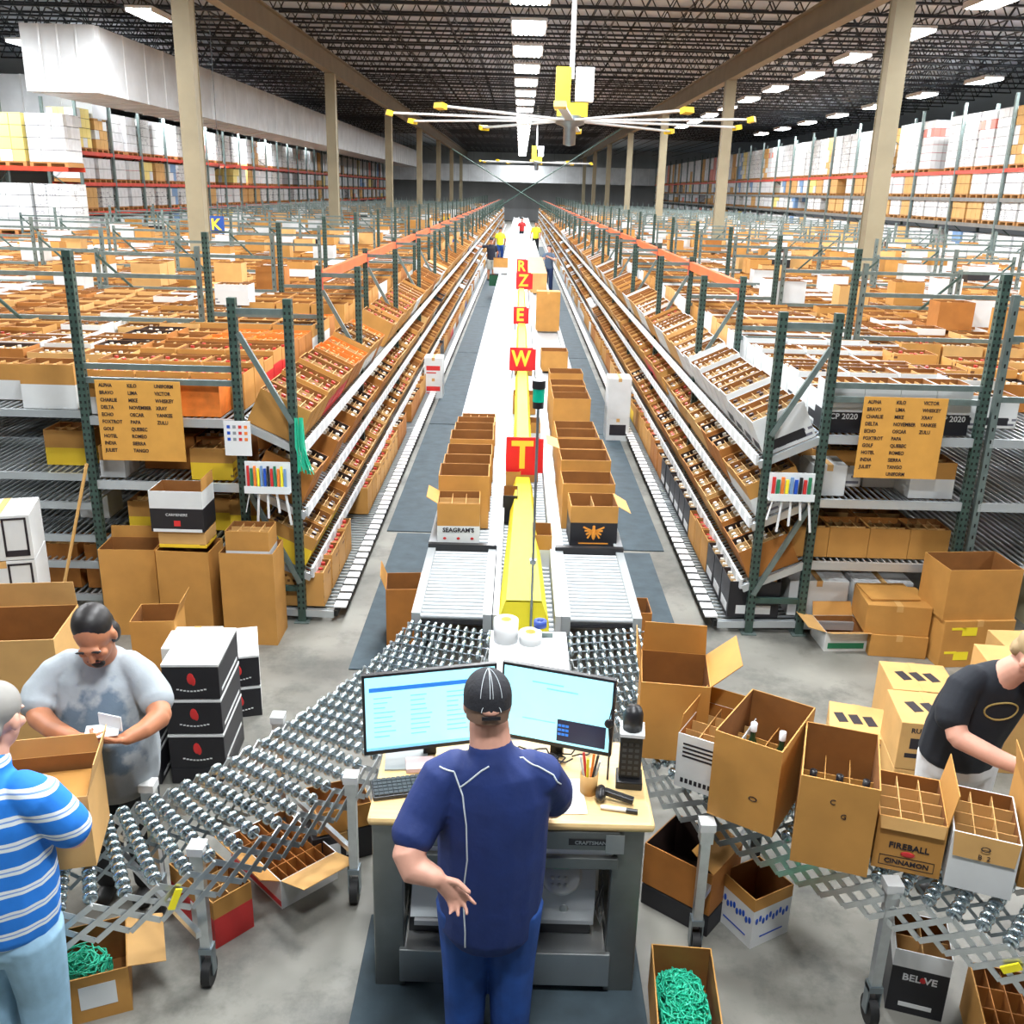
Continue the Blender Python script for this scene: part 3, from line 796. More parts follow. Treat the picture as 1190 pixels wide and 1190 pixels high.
big_box('flat black carton at the foot of the front stack of wine cartons', P, Q, .5, .11, 0, blackbox, closed=True, tape=False)
for k, n in enumerate(('upper', 'lower')): wine('black carton with white top, %s one of the short stack by the floor' % n, (-1.98, 5.78), (-1.70, 5.86), .236-.236*k, .46)
for k, n in enumerate(('upper', 'lower')): wine('plain black carton, %s one, half hidden behind the grey shirt packer' % n, (-2.44, 5.0), (-2.10, 5.02), .236-.236*k)
# boxes on the floor under the left conveyor
o = big_box('red and brown divided carton under the left skate wheel conveyor', (-1.67, 3.97), (-1.37, 3.70), .21, .27, 0, card, card_dk, {}, (4, 2), lower=.17, lm=redbox_m)
MB().box((.02, -.1065, .085), (.06, .002, .15)).build('white_label', whitebox, o)
m = MB(); m.box((.151, 0, .1), (.002, .14, .05)); m.build('white_label', whitebox, o)
o = big_box('wide open divided carton with spread flaps under the left conveyor', (-1.48, 4.34), (-1.12, 3.98), .34, .17, 0, whitebox, card_dk, {'f': (.12, 60), 'r': (.21, 72)}, (4, 6), divmat=card_rd)
MB().box((0, -.1715, .03), (.5, .002, .03)).build('red_stripe', redbox_m, o)
big_box('small brown carton on a black carton under the left conveyor end', (-1.0, 4.30), (-.72, 4.42), .26, .14, .2, card, card_dk)
o = big_box('black and white printed carton under the left conveyor end', (-1.02, 4.28), (-.72, 4.42), .28, .19, 0, blackbox, closed=True)
m = MB(); [m.box((-.05+.1*i, -.1415, .09), (.07, .002, .09)) for i in range(2)]; m.build('white_label', whitebox, o)
gb = big_box('low brown carton of green strapping with a white label at bottom left', (-2.02, 3.17), (-1.63, 3.33), .34, .24, 0, card, card_dk, {'r': (.16, 100)})
o = MB().box((.08, -.1715, .13), (.15, .002, .12)).build('white_label', whitebox, gb)
# boxes on the floor, right of the desk
sb = big_box('open brown box heaped with green plastic strapping by the desk', (.65, 3.02), (.92, 3.00), .52, .25, 0)
bw = big_box('white open carton with blue script standing under the right conveyor', (1.10, 4.0), (1.22, 3.79), .25, .29, 0, card, card_dk, {}, None, lower=.22, lm=whitebox)
bl_ = mat('blue_ink', (.01, .08, .5), .5)
m = MB(); [m.ell((-.1+.022*i, -.1265, .155+.012*math.sin(i*2.1)), (.010, .0015, .02), n=6, k=4) for i in range(10)]; m.bb(-.08, .08, -.1265, -.1255, .05, .058); m.build('blue_lettering', bl_, bw)
m = MB(); [m.ell((.1215, -.1+.022*i, .155+.012*math.sin(i*2.1)), (.0015, .010, .02), n=6, k=4) for i in range(10)]; m.bb(.121, .122, -.07, .08, .05, .058); m.build('blue_lettering', bl_, bw)
o = big_box('open brown box with white inner flap low between desk and conveyor leg', (.72, 4.10), (1.02, 3.86), .32, .24, .13, card_rd, darkm, {'r': (.15, -60)})
big_box('flat black carton under the open brown box beside the desk', (.72, 4.10), (1.02, 3.86), .34, .12, 0, blackbox, closed=True, tape=False)
o = big_box('black and white carton with a red heart logo under the right conveyor', (1.76, 3.45), (1.99, 3.38), .26, .34, 0, whitebox, card_dk, {}, (2, 2), lower=.25, lm=blackbox)
text('BEL VE', .05, white, o, (0, -.1325, .2), bold=.001); MB().ell((.014, -.132, .2), (.014, .002, .016), n=8, k=6).build('red_heart', redbox_m, o); MB().box((0, -.1315, .05), (.14, .002, .022)).build('white_label', whitebox, o)
big_box('brown carton with tawny dividers at the bottom right corner', (2.02, 3.12), (2.33, 3.04), .36, .26, 0, card, card_dk, {}, (5, 3), divmat=card_rd)
# boxes on the floor at the right, before the right rack
o = big_box('low white and green carton with spread brown flaps on the right floor', (2.57, 7.08), (2.92, 7.10), .33, .17, 0, whitebox, card_dk, {'f': (.10, 70), 'l': (.15, 75), 'b': (.12, 30)})
MB().box((0, -.1665, .05), (.3, .002, .05)).build('green_band', mat('green_print', (.02, .2, .09), .5), o)
big_box('low closed brown carton, lower of two before the right rack', (2.91, 7.02), (3.36, 6.98), .42, .19, 0, closed=True)
o = big_box('brown carton with crossed folded flaps, upper of two before the right rack', (2.86, 7.04), (3.36, 7.0), .44, .25, .19, closed=True)
MB().box((-.03, .05, .262), (.40, .34, .012), 0, .12).build('flap', card, o)
o = big_box('closed brown carton with yellow labels, lower of the two big ones', (3.40, 6.84), (3.98, 6.90), .40, .40, 0, closed=True)
m = MB(); [m.box((x, -.2015, z), (w, .002, hh)) for x, z, w, hh in ((-.08, .31, .12, .07), (-.17, .335, .12, .02), (-.12, .10, .12, .07), (-.21, .13, .1, .02))]; m.build('yellow_label', yellow, o)
big_box('big open empty brown box on top of the yellow labelled carton', (3.38, 6.86), (3.97, 6.92), .40, .42, .40)
# printed rum cartons stack behind the right conveyor
def rum(label, P, Q, z, h=.31):
    o = big_box(label, P, Q, .40, h, z, card_lt, closed=True)
    text('RUM SPECIALTY', .043, ink, o, (0, -.2025, h-.05), bold=.0012); MB().bb(-.15, .19, -.2015, -.2005, h-.17, h-.10).bb(.03, .15, -.2015, -.2005, h-.25, h-.245).bb(-.17, -.06, -.2015, -.2005, h-.23, h-.20).build('printed_bar', ink, o)
    m = MB(); [m.box((-.1+.09*i, .0, h+.001), (.06, .12, .002), 0, .3) for i in range(3)]; m.build('printed_lettering', ink, o)
for k, n in enumerate(('upper', 'lower')): rum('tan printed carton, %s one of the front stack behind the right conveyor' % n, (2.30, 4.92), (2.72, 4.86), .315-.315*k)
rum('tan printed carton standing farther back than the front stack', (2.50, 5.55), (2.92, 5.5), 0, .5)
rum('low tan printed carton on the floor left of the front stack', (2.05, 5.35), (2.38, 5.25), 0, .3)
big_box('tan carton behind the black shirt worker\'s head', (3.05, 5.4), (3.5, 5.35), .4, .72, 0, card_lt, closed=True)
big_box('tan carton standing between the rack column and the black shirt worker', (3.55, 6.1), (4.1, 6.1), .4, .5, 0, card_lt, closed=True)
big_box('brown open box lying beside the left lane rollers', (-.98, 6.95), (-.70, 6.98), .35, .5, 0, card_rd, card_dk, {'l': (.12, 20)})
big_box('brown open box behind the right lane rollers on the mat', (.95, 6.9), (1.12, 6.9), .3, .38, 0, card_rd, card_dk)

# cartons riding on the two lanes
def lane_box(label, xc, y, w, d, h, fl={}, div=None, out=card, low=None, lm=None, grp=None):
    return big_box(label, (xc-w/2, y), (xc+w/2, y+.01), d, h, .785, out, card_dk, fl, div, lower=low, lm=lm, group=grp)
o = lane_box('white bottomed brown carton at the front of the left lane', -.43, 7.26, .34, .34, .34, {'l': (.1, 60)}, (3, 3), low=.15, lm=whitebox)
text("SEAGRAM'S", .05, ink, o, (0, -.1725, .115), bold=.0015)
m = MB(); [m.ell((-.11+.11*i, -.172, .045), (.014, .001, .012), n=8, k=4) for i in range(3)]; m.build('printed_emblem', redbox_m, o)
gl = 'tall brown open box in the queue on the left lane'
for i, (y, h, w) in enumerate(((7.64, .46, .42), (8.1, .42, .42), (8.55, .40, .42), (9.0, .43, .42), (9.46, .40, .40), (9.9, .36, .40))):
    lane_box('tall brown open box on the left lane, ' + ('directly behind the white bottomed carton', 'third in the queue', 'fourth in the queue', 'fifth in the queue', 'second from the far end of the queue', 'next to the farthest of the queue')[i], -.41, y, w, .38, h, {}, None)
lane_box('low divided carton at the far end of the left lane queue', -.40, 10.4, .38, .4, .28, {}, (4, 4))
o = lane_box('black carton with an orange eagle at the front of the right lane', .66, 7.28, .38, .36, .34, {'r': (.12, 120)}, (2, 1), card, .20, blackbox)
eg = MB()      # spread eagle emblem
eg.ell((0, -.182, .11), (.018, .002, .055), n=8, k=6); eg.ell((0, -.182, .165), (.012, .002, .014), n=8, k=6)
for sx in (-1, 1):
    for i in range(4): eg.bar((sx*.012, -.182, .13), (sx*(.085-.012*i), -.182, .165-.032*i), .014, .003, up=(0, 1, 0))
eg.build('eagle_emblem', mat('orange_emblem', (.85, .33, .04), .5), o)
MB().bb(-.12, .12, -.182, -.181, .02, .03).build('printed_lettering', mat('orange_emblem', (0,0,0)), o)
rb = [(7.7, .40, .44, 'second'), (8.15, .48, .44, 'third'), (8.62, .46, .44, 'fourth'), (9.3, .40, .42, 'fifth'), (9.72, .38, .42, 'sixth'), (10.6, .52, .42, 'seventh'), (11.05, .50, .42, 'eighth'), (11.5, .50, .42, 'ninth'), (12.0, .55, .42, 'tenth and farthest')]
for i, (y, h, w, n) in enumerate(rb):
    lane_box('tall brown open box on the right lane, %s in the queue' % n, .64, y, w, .38, h, {'l': (.12, 70)} if i == 2 else {}, None)
lane_box('closed brown carton alone on the right lane beyond the queue', .61, 15.2, .42, .4, .32)
o = big_box('upright brown board carton on the right lane beyond the lone carton', (.38, 19.8), (.86, 19.8), .35, .80, .785, card, closed=True)
o = big_box('very tall stack of brown board on the right lane near the far picker', (.28, 27.5), (.80, 27.5), 7, .55, .785, card_lt, closed=True)
lane_box('small brown and white carton on the left lane beside the far picker', -.62, 34, .5, .5, .5, {}, None, card, .2, whitebox)
o = big_box('dark green crate at the feet of the far black shirt picker', (-.98, 33), (-.62, 33), .5, .35, .45, mat('green_crate', (.01, .09, .04), .5), darkm)

# ================================================================== CONVEYORS
def skate(label, pts, width, z=.75, pitch=.088, nw=11, legs=()):
    L = [V((p[0], p[1], 0)) for p in pts]
    # sample a smooth curve
    def cr(a, b, c, d, t): return .5*((2*b)+(-a+c)*t+(2*a-5*b+4*c-d)*t*t+(-a+3*b-3*c+d)*t**3)
    fine = []
    E = [L[0]*2-L[1]] + L + [L[-1]*2-L[-2]]
    for i in range(1, len(E)-2):
        for k in range(30): fine.append(cr(E[i-1], E[i], E[i+1], E[i+2], k/30))
    fine.append(L[-1])
    nodes = [fine[0]]; acc = 0
    for a, b in zip(fine, fine[1:]):
        acc += (b-a).length
        if acc >= pitch: nodes.append(b); acc = 0
    T = []
    for i in range(len(nodes)):
        a = nodes[max(0, i-2)]; b = nodes[min(len(nodes)-1, i+2)]; T.append((b-a).normalized())
    t = thing('skate_wheel_conveyor', label, 'conveyor', (nodes[len(nodes)//2].x, nodes[len(nodes)//2].y, 0))
    ax = MB(); wh = []; lat = MB(); lat2 = MB(); latb = MB()
    for i, (p, d) in enumerate(zip(nodes, T)):
        n = V((-d.y, d.x, 0))
        ax.tube(p-n*width/2+V((0,0,z-.028)), p+n*width/2+V((0,0,z-.028)), .0045, n=6)
        for k in range(nw):
            if True:
                off = (-.5+(k+.5+(.2 if i % 2 else -.2))/nw)*width*.96
                wh.append((p+n*off+V((0, 0, z-.026)), n))
    for j in (0, 2, 5):
        off = (-.5+j/5)*width
        mm = lat if j == 0 else latb if j == 5 else lat2
        for i in range(len(nodes)-2):
            a, b = nodes[i], nodes[i+2]; na = V((-T[i].y, T[i].x, 0)); nb = V((-T[i+2].y, T[i+2].x, 0))
            top = V((0,0,z-.03)); bot = V((0,0,z-.205))
            wq = .026 if j in (0, 5) else .016
            if i % 1 == 0:
                mm.bar(a+na*(off+.003)+top, b+nb*(off+.003)+bot, .004, wq)
                mm.bar(a+na*(off-.003)+bot, b+nb*(off-.003)+top, .004, wq)
            if j in (0, 5): mm.tube(a+na*off+top-na*.008, a+na*off+top+na*.008, .008, n=6)
    ax.build('axle_rods', galv, t, True)
    lat.build('scissor_side', alu, t, True); latb.build('scissor_side', alu, t, True); lat2.build('inner_scissors', galv, t, True)
    wh.sort(key=lambda e: (e[0]-V((0,0,3.5))).length)
    wm = MB(); wm.lathe([(.006, -.011), (.022, -.012), (.030, -.008), (.032, 0), (.030, .008), (.022, .012), (.006, .011)], n=14)
    wme = wm.mesh('wheel', [chrome])
    rest = MB()
    for k, (p, n) in enumerate(wh):
        Q = n.to_track_quat('Z', 'Y')
        if k < 100:
            o = bpy.data.objects.new('wheel', wme); COL.objects.link(o); o.parent = t; o.location = p - t.location
            o.rotation_euler = Q.to_euler()
        else:
            M = MX.Translation(p) @ Q.to_matrix().to_4x4(); rest.add(wm.v, wm.f, 0, True, M)
    if rest.v: o = rest.build('skate_wheels', chrome, t, True); o['kind'] = 'stuff'
    for (x, y) in legs:
        lg = MB(); lg.bb(x-.022, x+.022, y-.022, y+.022, .20, z-.1); lg.bb(x-.03, x+.03, y-.03, y+.03, z-.1, z+.005); lo = lg.build('leg', alu, t, True)
        c = MB(); c.bb(x-.036, x+.036, y-.037, y+.037, z-.03, z+.010); c.build('leg_cap', whitebox, t, True)
        f = MB(); f.bb(x-.03, x-.024, y-.025, y+.025, .06, .20); f.bb(x+.024, x+.03, y-.025, y+.025, .06, .20); f.bb(x-.03, x+.03, y-.03, y+.03, .18, .21); f.build('caster_fork', galv, t, True)
        w = MB(); w.tube((x-.02, y, .065), (x+.02, y, .065), .065, n=18); w.build('caster_wheel', rubber, t, True)
    return t, nodes, T
sk1, n1, t1 = skate('shiny skate wheel conveyor curving from the left lane to the lower left', [(-.38, 5.80), (-.58, 5.15), (-.98, 4.33), (-1.42, 3.70), (-1.86, 3.40), (-2.55, 3.24)], .62, legs=[(-1.34, 3.50), (-1.72, 3.95), (-.76, 4.06), (-1.25, 4.60), (-.36, 5.15)])
sk2, n2, t2 = skate('shiny skate wheel conveyor curving from the right lane under the cartons', [(.62, 5.78), (.80, 5.0), (1.06, 4.32), (1.48, 3.88), (2.1, 3.38), (2.75, 2.75)], .60, legs=[(.94, 3.76), (1.40, 4.50), (1.66, 3.38), (.50, 5.0)])
# cross bars between legs
o = MB().bar((-.76, 4.06, .30), (-1.25, 4.60, .30), .025, .03).bar((-1.34, 3.42, .34), (-1.92, 3.98, .34), .025, .03).build('leg_brace', alu, sk1, True)
o = MB().bar((.94, 3.76, .30), (1.40, 4.50, .30), .025, .03).build('leg_brace', alu, sk2, True)
tapem = mat('yellow_tape', (.92, .80, .02), .5)
MB().bar(n1[26]+V((.22,-.25,.60)), n1[26]+V((.25,-.22,.68)), .01, .03).build('yellow_tag', tapem, sk1, True)
MB().bar(n2[30]+V((-.22,-.24,.62)), n2[30]+V((-.17,-.27,.67)), .01, .03).build('yellow_tag', tapem, sk2, True)

rollm = mat('white_roller', (.42, .45, .47), .4, .1)
framew = mat('conveyor_side_white', (.42, .45, .46), .35, .3)
guardw = mat('guard_white', (.48, .50, .52), .4)
def roller_lane(sn, x0, x1, y0=5.88, y1=7.12, z=.78):
    t = thing('roller_conveyor', 'bright roller conveyor section at the near end of the %s lane' % sn, 'conveyor', ((x0+x1)/2, (y0+y1)/2, 0))
    for x in (x0, x1): MB().bb(x-.03, x+.03, y0, y1, z-.11, z+.02).build('side_rail', framew, t, True)
    rm = MB().tube((-(x1-x0)/2+.03, 0, 0), ((x1-x0)/2-.03, 0, 0), .0195, n=12).mesh('roller', [rollm])
    y = y0+.04
    while y < y1-.02:
        o = bpy.data.objects.new('roller', rm); COL.objects.link(o); o.parent = t; o.location = V(((x0+x1)/2, y, z-.02))-t.location; y += .062
    MB().bb(x0+.03, x1-.03, y0, y1, z-.06, z-.05).build('roller_gap_shade', black, t, True)  # added black sheet, stands in for shade in the gaps between rollers
    MB().bb(x0-.03, x1+.03, y1, y1+.05, z-.06, z+.05).build('end_stop', black, t, True)
    for (x, y) in ((x0, y0+.1), (x1, y0+.1), (x0, y1-.1), (x1, y1-.1)): MB().bb(x-.02, x+.02, y-.02, y+.02, 0, z-.11).build('leg', galv, t, True)
    t2 = thing('belt_conveyor', 'long white powered conveyor of the %s lane running to the far end' % sn, 'conveyor', ((x0+x1)/2, 40, 0))
    for x in (x0, x1): MB().bb(x-.035, x+.035, y1+.05, 108, z-.16, z+.03).build('side_rail', guardw, t2, True)
    m = MB(); m.bb(x0+.035, x1-.035, y1+.05, 108, z-.06, z-.025)
    y = y1+.1
    while y < 13: m.tube((x0+.03, y, z-.02), (x1-.03, y, z-.02), .022, n=8); y += .08
    m.build('belt', rollm, t2, True)
    y = y1+.3
    while y < 60:
        for x in (x0, x1): MB().bb(x-.02, x+.02, y-.03, y+.03, 0, z-.16).build('leg', galv, t2, True)
        y += 3.5 if y < 20 else 9
roller_lane('left', -.63, -.15); roller_lane('right', .38, .86)
t = thing('centre_conveyor', 'narrow white centre conveyor running between the two lanes under the yellow cover', 'conveyor', (.12, 40, 0))
for x in (-.09, .32): MB().bb(x-.02, x+.02, 5.75, 108, .62, .86).build('side_guard', guardw, t, True)
m = MB(); m.bb(-.07, .30, 5.75, 108, .66, .68)
y = 5.8
while y < 16: m.tube((-.07, y, .69), (.30, y, .69), .02, n=8); y += .08
m.build('rollers', rollm, t, True)
y = 6.
while y < 50:
    for x in (-.09, .32): MB().bb(x-.015, x+.015, y-.02, y+.02, 0, .62).build('leg', galv, t, True)
    y += 4 if y < 20 else 10
for i, (y, x, w, k, lb) in enumerate(((7.0, .24, .15, 0, 'small white and brown carton beside the yellow cover near its wide end'), (8.0, -.02, .13, 1, 'small dark printed carton left of the yellow cover below the T sign'), (8.75, 0, .14, 2, 'brown carton left of the yellow cover behind the T sign'), (9.3, .1, .3, 2, 'brown carton rising behind the red T sign'), (10.8, .2, .2, 0, 'white carton near the green lamp on the centre line'), (12.4, .12, .3, 2, 'brown carton beneath the yellow sleeve before the W sign'), (15.2, .12, .28, 2, 'brown carton beneath the yellow sleeve behind the W sign'))):
    big_box(lb, (x-w/2, y), (x+w/2, y), .3, .26, .71, (card, blackbox, card)[k], card_dk, {}, lower=.14 if k < 2 else None, lm=(whitebox, blackbox)[k] if k < 2 else None)

# yellow covers and letter signs
def cover(label, y0, y1, w0, w1, z0, z1, m=yellow, name='yellow_cover', slope=.5):
    x = .09
    a = MB()
    def sec(y, w, z): return [(x-w/2, y, z-w*slope), (x-w*.34, y, z), (x+w*.34, y, z), (x+w/2, y, z-w*slope)]
    s0, s1 = sec(y0, w0, z0), sec(y1, w1, z1); th = V((0,0,-.01))
    if name == 'yellow_cover': a.add(s0 + [(x+w0/2, y0, .70), (x-w0/2, y0, .70)], [(5, 4, 3, 2, 1, 0)])
    vs = s0+s1+[tuple(V(p)+th) for p in s0+s1]
    fs = [(i, i+1, i+5, i+4) for i in range(3)] + [(8+i+4, 8+i+5, 8+i+1, 8+i) for i in range(3)] + [(i+1, i, 8+i, 9+i) for i in range(3)] + [(4+i, 5+i, 13+i, 12+i) for i in range(3)] + [(0,4,12,8), (7,3,11,15)]
    a.add(vs, fs); o = a.build(name, m); tag(o, label, 'cover'); return o
cover('bright yellow tapered cover at the near end of the centre conveyor', 5.72, 8.72, .34, .18, .98, .93)
yy = [(9.35, 13.75, 'between the T and W signs'), (14.15, 19.0, 'between the W and E signs'), (19.5, 26.2, 'between the E and Z signs')]
for a, b_, n in yy: cover('yellow sleeve strip on the centre line ' + n, a, b_, .19, .19, 1.04, 1.04, yellow, 'yellow_sleeve')
def letter_sign(ch, x, y, z, w, h, label):
    t = thing('letter_sign', label, 'sign', (x, y, z), rad(2))
    MB().bb(-w/2, w/2, -.005, .005, 0, h).bb(-w/2+.02, w/2+.05, .06, .07, 0, h-.03).build('sign_board', redsign, t, bevel=.003)
    text(ch, h*(.92 if ch == 'W' else 1.0), letter, t, (0, -.008, h*.5), bold=.010, sx=.82 if ch == 'W' else .9, name='letter')
    MB().bb(-w*.4, -w*.4+.02, .01, .03, -.12, h*.9).build('sign_post', galv, t)
letter_sign('T', .08, 8.8, .93, .31, .37, 'red square sign with yellow letter T, nearest on the centre line')
letter_sign('W', .07, 14.0, 1.0, .34, .34, 'red square sign with yellow letter W on the centre line')
letter_sign('E', .05, 19.2, 1.0, .26, .34, 'red sign with yellow letter E on the centre line')
letter_sign('Z', .14, 26.5, .98, .40, .44, 'red sign with yellow letter Z on the centre line')
letter_sign('R', .08, 28.6, 1.22, .28, .42, 'small red sign with yellow letter R, farthest on the centre line')
t = thing('stack_light', 'green and black signal lamp on a tall grey pole beside the yellow cover', 'signal lamp', (.14, 5.69, .70))
MB().tube((0,0,-.01), (0,0,1.56), .009).tube((0,0,0), (0,0,.02), .05).build('pole', galv, t)
MB().tube((0,0,1.6), (0,0,1.68), .036, n=16).build('green_lens', mat('green_lens', (.0, .45, .28), .25), t)
MB().tube((0,0,1.68), (0,0,1.73), .04, n=16).tube((0,0,1.56), (0,0,1.6), .034, n=16).build('lamp_cap', black, t)
MB().bb(-.02, .02, -.015, .015, .55, .58).build('bracket', galv, t)

# ================================================================== things hung on the near rack ends
def sheet(label, P, w, h, cols, rz):
    t = thing('phonetic_sign', label, 'sign', P, 0, rot=(0, rz, 0))
    MB().bb(0, w, -.004, .004, -h, 0).build('sign_board', mat('sign_cardboard', (.66, .33, .06), .75, var=.06, scale=7), t)
    for x, words in cols:
        text('\n'.join(words), .040, ink, t, (x, -.006, -.035), align='LEFT', space=1.44, sx=.84, bold=.0008).location.z = -.04 - .0288*(len(words)-1)
sheet('cardboard sheet of handwritten phonetic words hung on the left rack', (-3.26, 7.33, 2.035), .66, .64,
      [(.03, ['ALPHA', 'BRAVO', 'CHARLIE', 'DELTA', 'ECHO', 'FOXTROT', 'GOLF', 'HOTEL', 'INDIA', 'JULIET']), (.25, ['KILO', 'LIMA', 'MIKE', 'NOVEMBER', 'OSCAR', 'PAPA', 'QUEBEC', 'ROMEO', 'SIERRA', 'TANGO']), (.46, ['UNIFORM', 'VICTOR', 'WHISKEY', 'XRAY', 'YANKEE', 'ZULU'])], 0.0)
sheet('cardboard sheet of handwritten phonetic words hung on the right rack', (2.70, 7.33, 2.06), .65, .65,
      [(.03, ['ALPHA', 'BRAVO', 'CHARLIE', 'DELTA', 'ECHO', 'FOXTROT', 'GOLF', 'HOTEL', 'INDIA', 'JULIET']), (.25, ['KILO', 'LIMA', 'MIKE', 'NOVEMBER', 'OSCAR', 'PAPA', 'QUEBEC', 'ROMEO', 'SIERRA', 'TANGO', 'UNIFORM']), (.46, ['VICTOR', 'WHISKEY', 'XRAY', 'YANKEE', 'ZULU'])], 0.0)
t = thing('icon_chart', 'small white poster with rows of coloured icons on the left rack post', 'poster', (-2.28, 7.32, 1.46))
MB().bb(0, .21, -.003, .003, 0, .28).build('paper', white, t)
m = MB()
for r_ in range(3):
    for c in range(4): m.bb(.025+.045*c, .05+.045*c, -.0045, -.0035, .22-.05*r_, .245-.05*r_, (r_*4+c) % 4)
m.build('icons', [bl_, mat('grey_print', (.25, .28, .3), .5), redbox_m, mat('orange_print', (0,0,0))], t)
def holder(label, P, w, h, nm):
    t = thing('marker_holder', label, 'marker rack', P)
    MB().bb(0, w, 0, .012, 0, h).bb(0, w, -.05, 0, 0, .012).bb(0, w, -.052, -.047, 0, .06).build('tray', mat('clear_plastic', (.75, .80, .82), .2), t)
    m = MB(); cl = [redbox_m, mat('green_print', (0,0,0)), orangebox, yellow, mat('pale_blue_carton', (0,0,0)), bl_, black]
    for i in range(nm): m.bb(.02+i*(w-.04)/nm, .02+(i+.7)*(w-.04)/nm, -.03, -.015, .05, h-.03-.02*(i % 2), i % 7)
    m.build('marker_caps', cl, t)
    m = MB()
    for i in range(5):
        x = .04+i*(w-.08)/4; m.bar((x, -.03, .02), (x+.02*(i-2), -.04, -.16-.05*((i*2) % 3)), .018, .006)
    m.build('hanging_strips', white, t)
holder('clear holder of coloured markers and strips on the left rack end', (-2.13, 7.30, 1.17), .36, .25, 12)
holder('clear holder of coloured markers and strips on the right rack end', (2.03, 7.30, 1.22), .36, .22, 9)
m = MB()
for i in range(26):
    x = -1.72+R.random()*.07; y = 7.28+R.random()*.04; x2 = x+.03+R.uniform(-.03, .05)
    m.path([(x, y, 1.78), (x+R.uniform(-.01, .01), y, 1.55), (x2, y, 1.32+R.random()*.05)], .004, 4)
o = m.build('strapping_bundle', stage); tag(o, 'bundle of green plastic straps hanging from the left rack post', 'strapping')
t = thing('broom', 'wooden broom handle leaning against the left rack beside the tall cartons', 'broom', (-3.66, 7.1, 0))
MB().tube((-.02, 0, .10), (.30, .15, 1.38), .013).build('handle', mat('broom_wood', (.62, .36, .12), .5), t)
MB().bb(-.17, .13, -.03, .03, 0, .12).build('brush_head', darkm, t, bevel=.01)

# cartons on the near end decks, their printed faces to the camera
def endbox(label, x, z, w, h, key, d=.3, y=7.48, txt=None, closed=False, lowf=.55):
    K = {'bw': (card, whitebox), 'wb': (whitebox, blackbox), 'b': (card, None), 't': (card_rd, None), 'y': (card, yellowpr), 'bl': (card, bluebox), 'w': (whitebox, None), 'r': (blackbox, redbox_m), 'k': (blackbox, None), 'o': (orangebox, None), 'rw': (card, redbox_m)}[key]
    o = big_box(label, (x, y), (x+w, y), d, h, z+.004, K[0], card_dk, {}, (4, 3), lower=(h*lowf if K[1] else None), lm=K[1], closed=closed)
    if txt: text(txt, h*.16, white if key in ('wb', 'r', 'k') else ink, o, (0, -d/2-.003, h*.33), bold=.001)
    return o
for i in range(4): endbox('white carton with black base on the right rack end, ' + ('first from the diagonal brace', 'second from the diagonal brace', 'third from the diagonal brace', 'last before the outer post')[i], 2.47+i*.285, 1.73, .28, .40, 'wb', txt='CP 2020', lowf=.42)
for i in range(4): endbox('brown printed carton on the low deck of the right rack end, ' + ('leftmost', 'second from left', 'third from left', 'rightmost')[i], 2.30+i*.335, .66, .33, .26, 'b', y=7.5)
endbox('white carton with a barcode label left of the right phonetic sheet', 2.42, 1.20, .28, .26, 'w', closed=True)
endbox('white carton right of the right phonetic sheet', 3.22, 1.20, .36, .3, 'bw')
endbox('white carton on the floor deck under the right rack end, left one', 2.36, .12, .5, .32, 'w', y=7.5, closed=True)
endbox('white carton on the floor deck under the right rack end, right one', 2.90, .12, .5, .32, 'w', y=7.5, closed=True)
for i, (k, w, n) in enumerate((('bw', .30, 'beside the outer post'), ('b', .32, 'with red lidded contents'), ('o', .34, 'with orange contents'))): endbox('brown carton on the left rack end top deck, ' + n, -3.40+i*.36, 1.73, w, .25, k, y=7.46)
endbox('yellow and blue carton on the second deck right of the left phonetic sheet', -2.62, 1.20, .34, .26, 'y', closed=False)
endbox('brown and white carton on the second deck left of the left phonetic sheet', -3.36, 1.20, .2, .26, 'bw')
endbox('yellow printed carton on the third deck of the left rack end', -3.22, .66, .27, .30, 'y', y=7.6)
endbox('yellow and brown carton with bottles behind the black and white carton', -2.40, .66, .25, .3, 'y', y=7.7)
# second bay of the left rack, at the left edge of the picture
endbox('brown and white carton on the top deck left of the outer post, front one', -3.98, 1.73, .44, .36, 'bw', y=7.6)
endbox('brown carton on the top deck at the left edge of the picture', -4.5, 1.73, .44, .30, 'bw', y=7.9)
endbox('yellow and blue carton alone on the empty second deck at the left', -3.95, 1.20, .40, .30, 'y', y=7.8, lowf=.5)
endbox('small white carton on the third deck left of the outer post', -3.82, .86-.2, .26, .22, 'w', y=8.0, closed=True)
endbox('dark tan bottle carton on the low deck behind the broom, left', -4.1, .12, .36, .40, 't', y=7.7)
endbox('dark tan bottle carton on the low deck behind the broom, right', -3.68, .12, .32, .40, 't', y=7.7)
o = thing('shelf_rack', 'grey wire deck rack with empty lower decks at the left edge', 'storage rack', (-3.45, 7.6, 0))
for z in (1.73, 1.20, .95, .66, .42, .12):
    m = MB(); x = -5.6
    while x < -3.5: m.bar((x, 7.6, z-.012), (x, 10.6, z-.012), .014, .014); x += .06
    m.bar((-5.6, 7.58, z-.03), (-3.5, 7.58, z-.03), .03, .06); m.bar((-5.6, 8.7, z-.03), (-3.5, 8.7, z-.03), .03, .06)
    m.build('wire_deck', deckm, o, True)
MB().bb(-5.64, -5.56, 7.56, 7.64, 0, 2.9).build('upright_post', green, o, True)

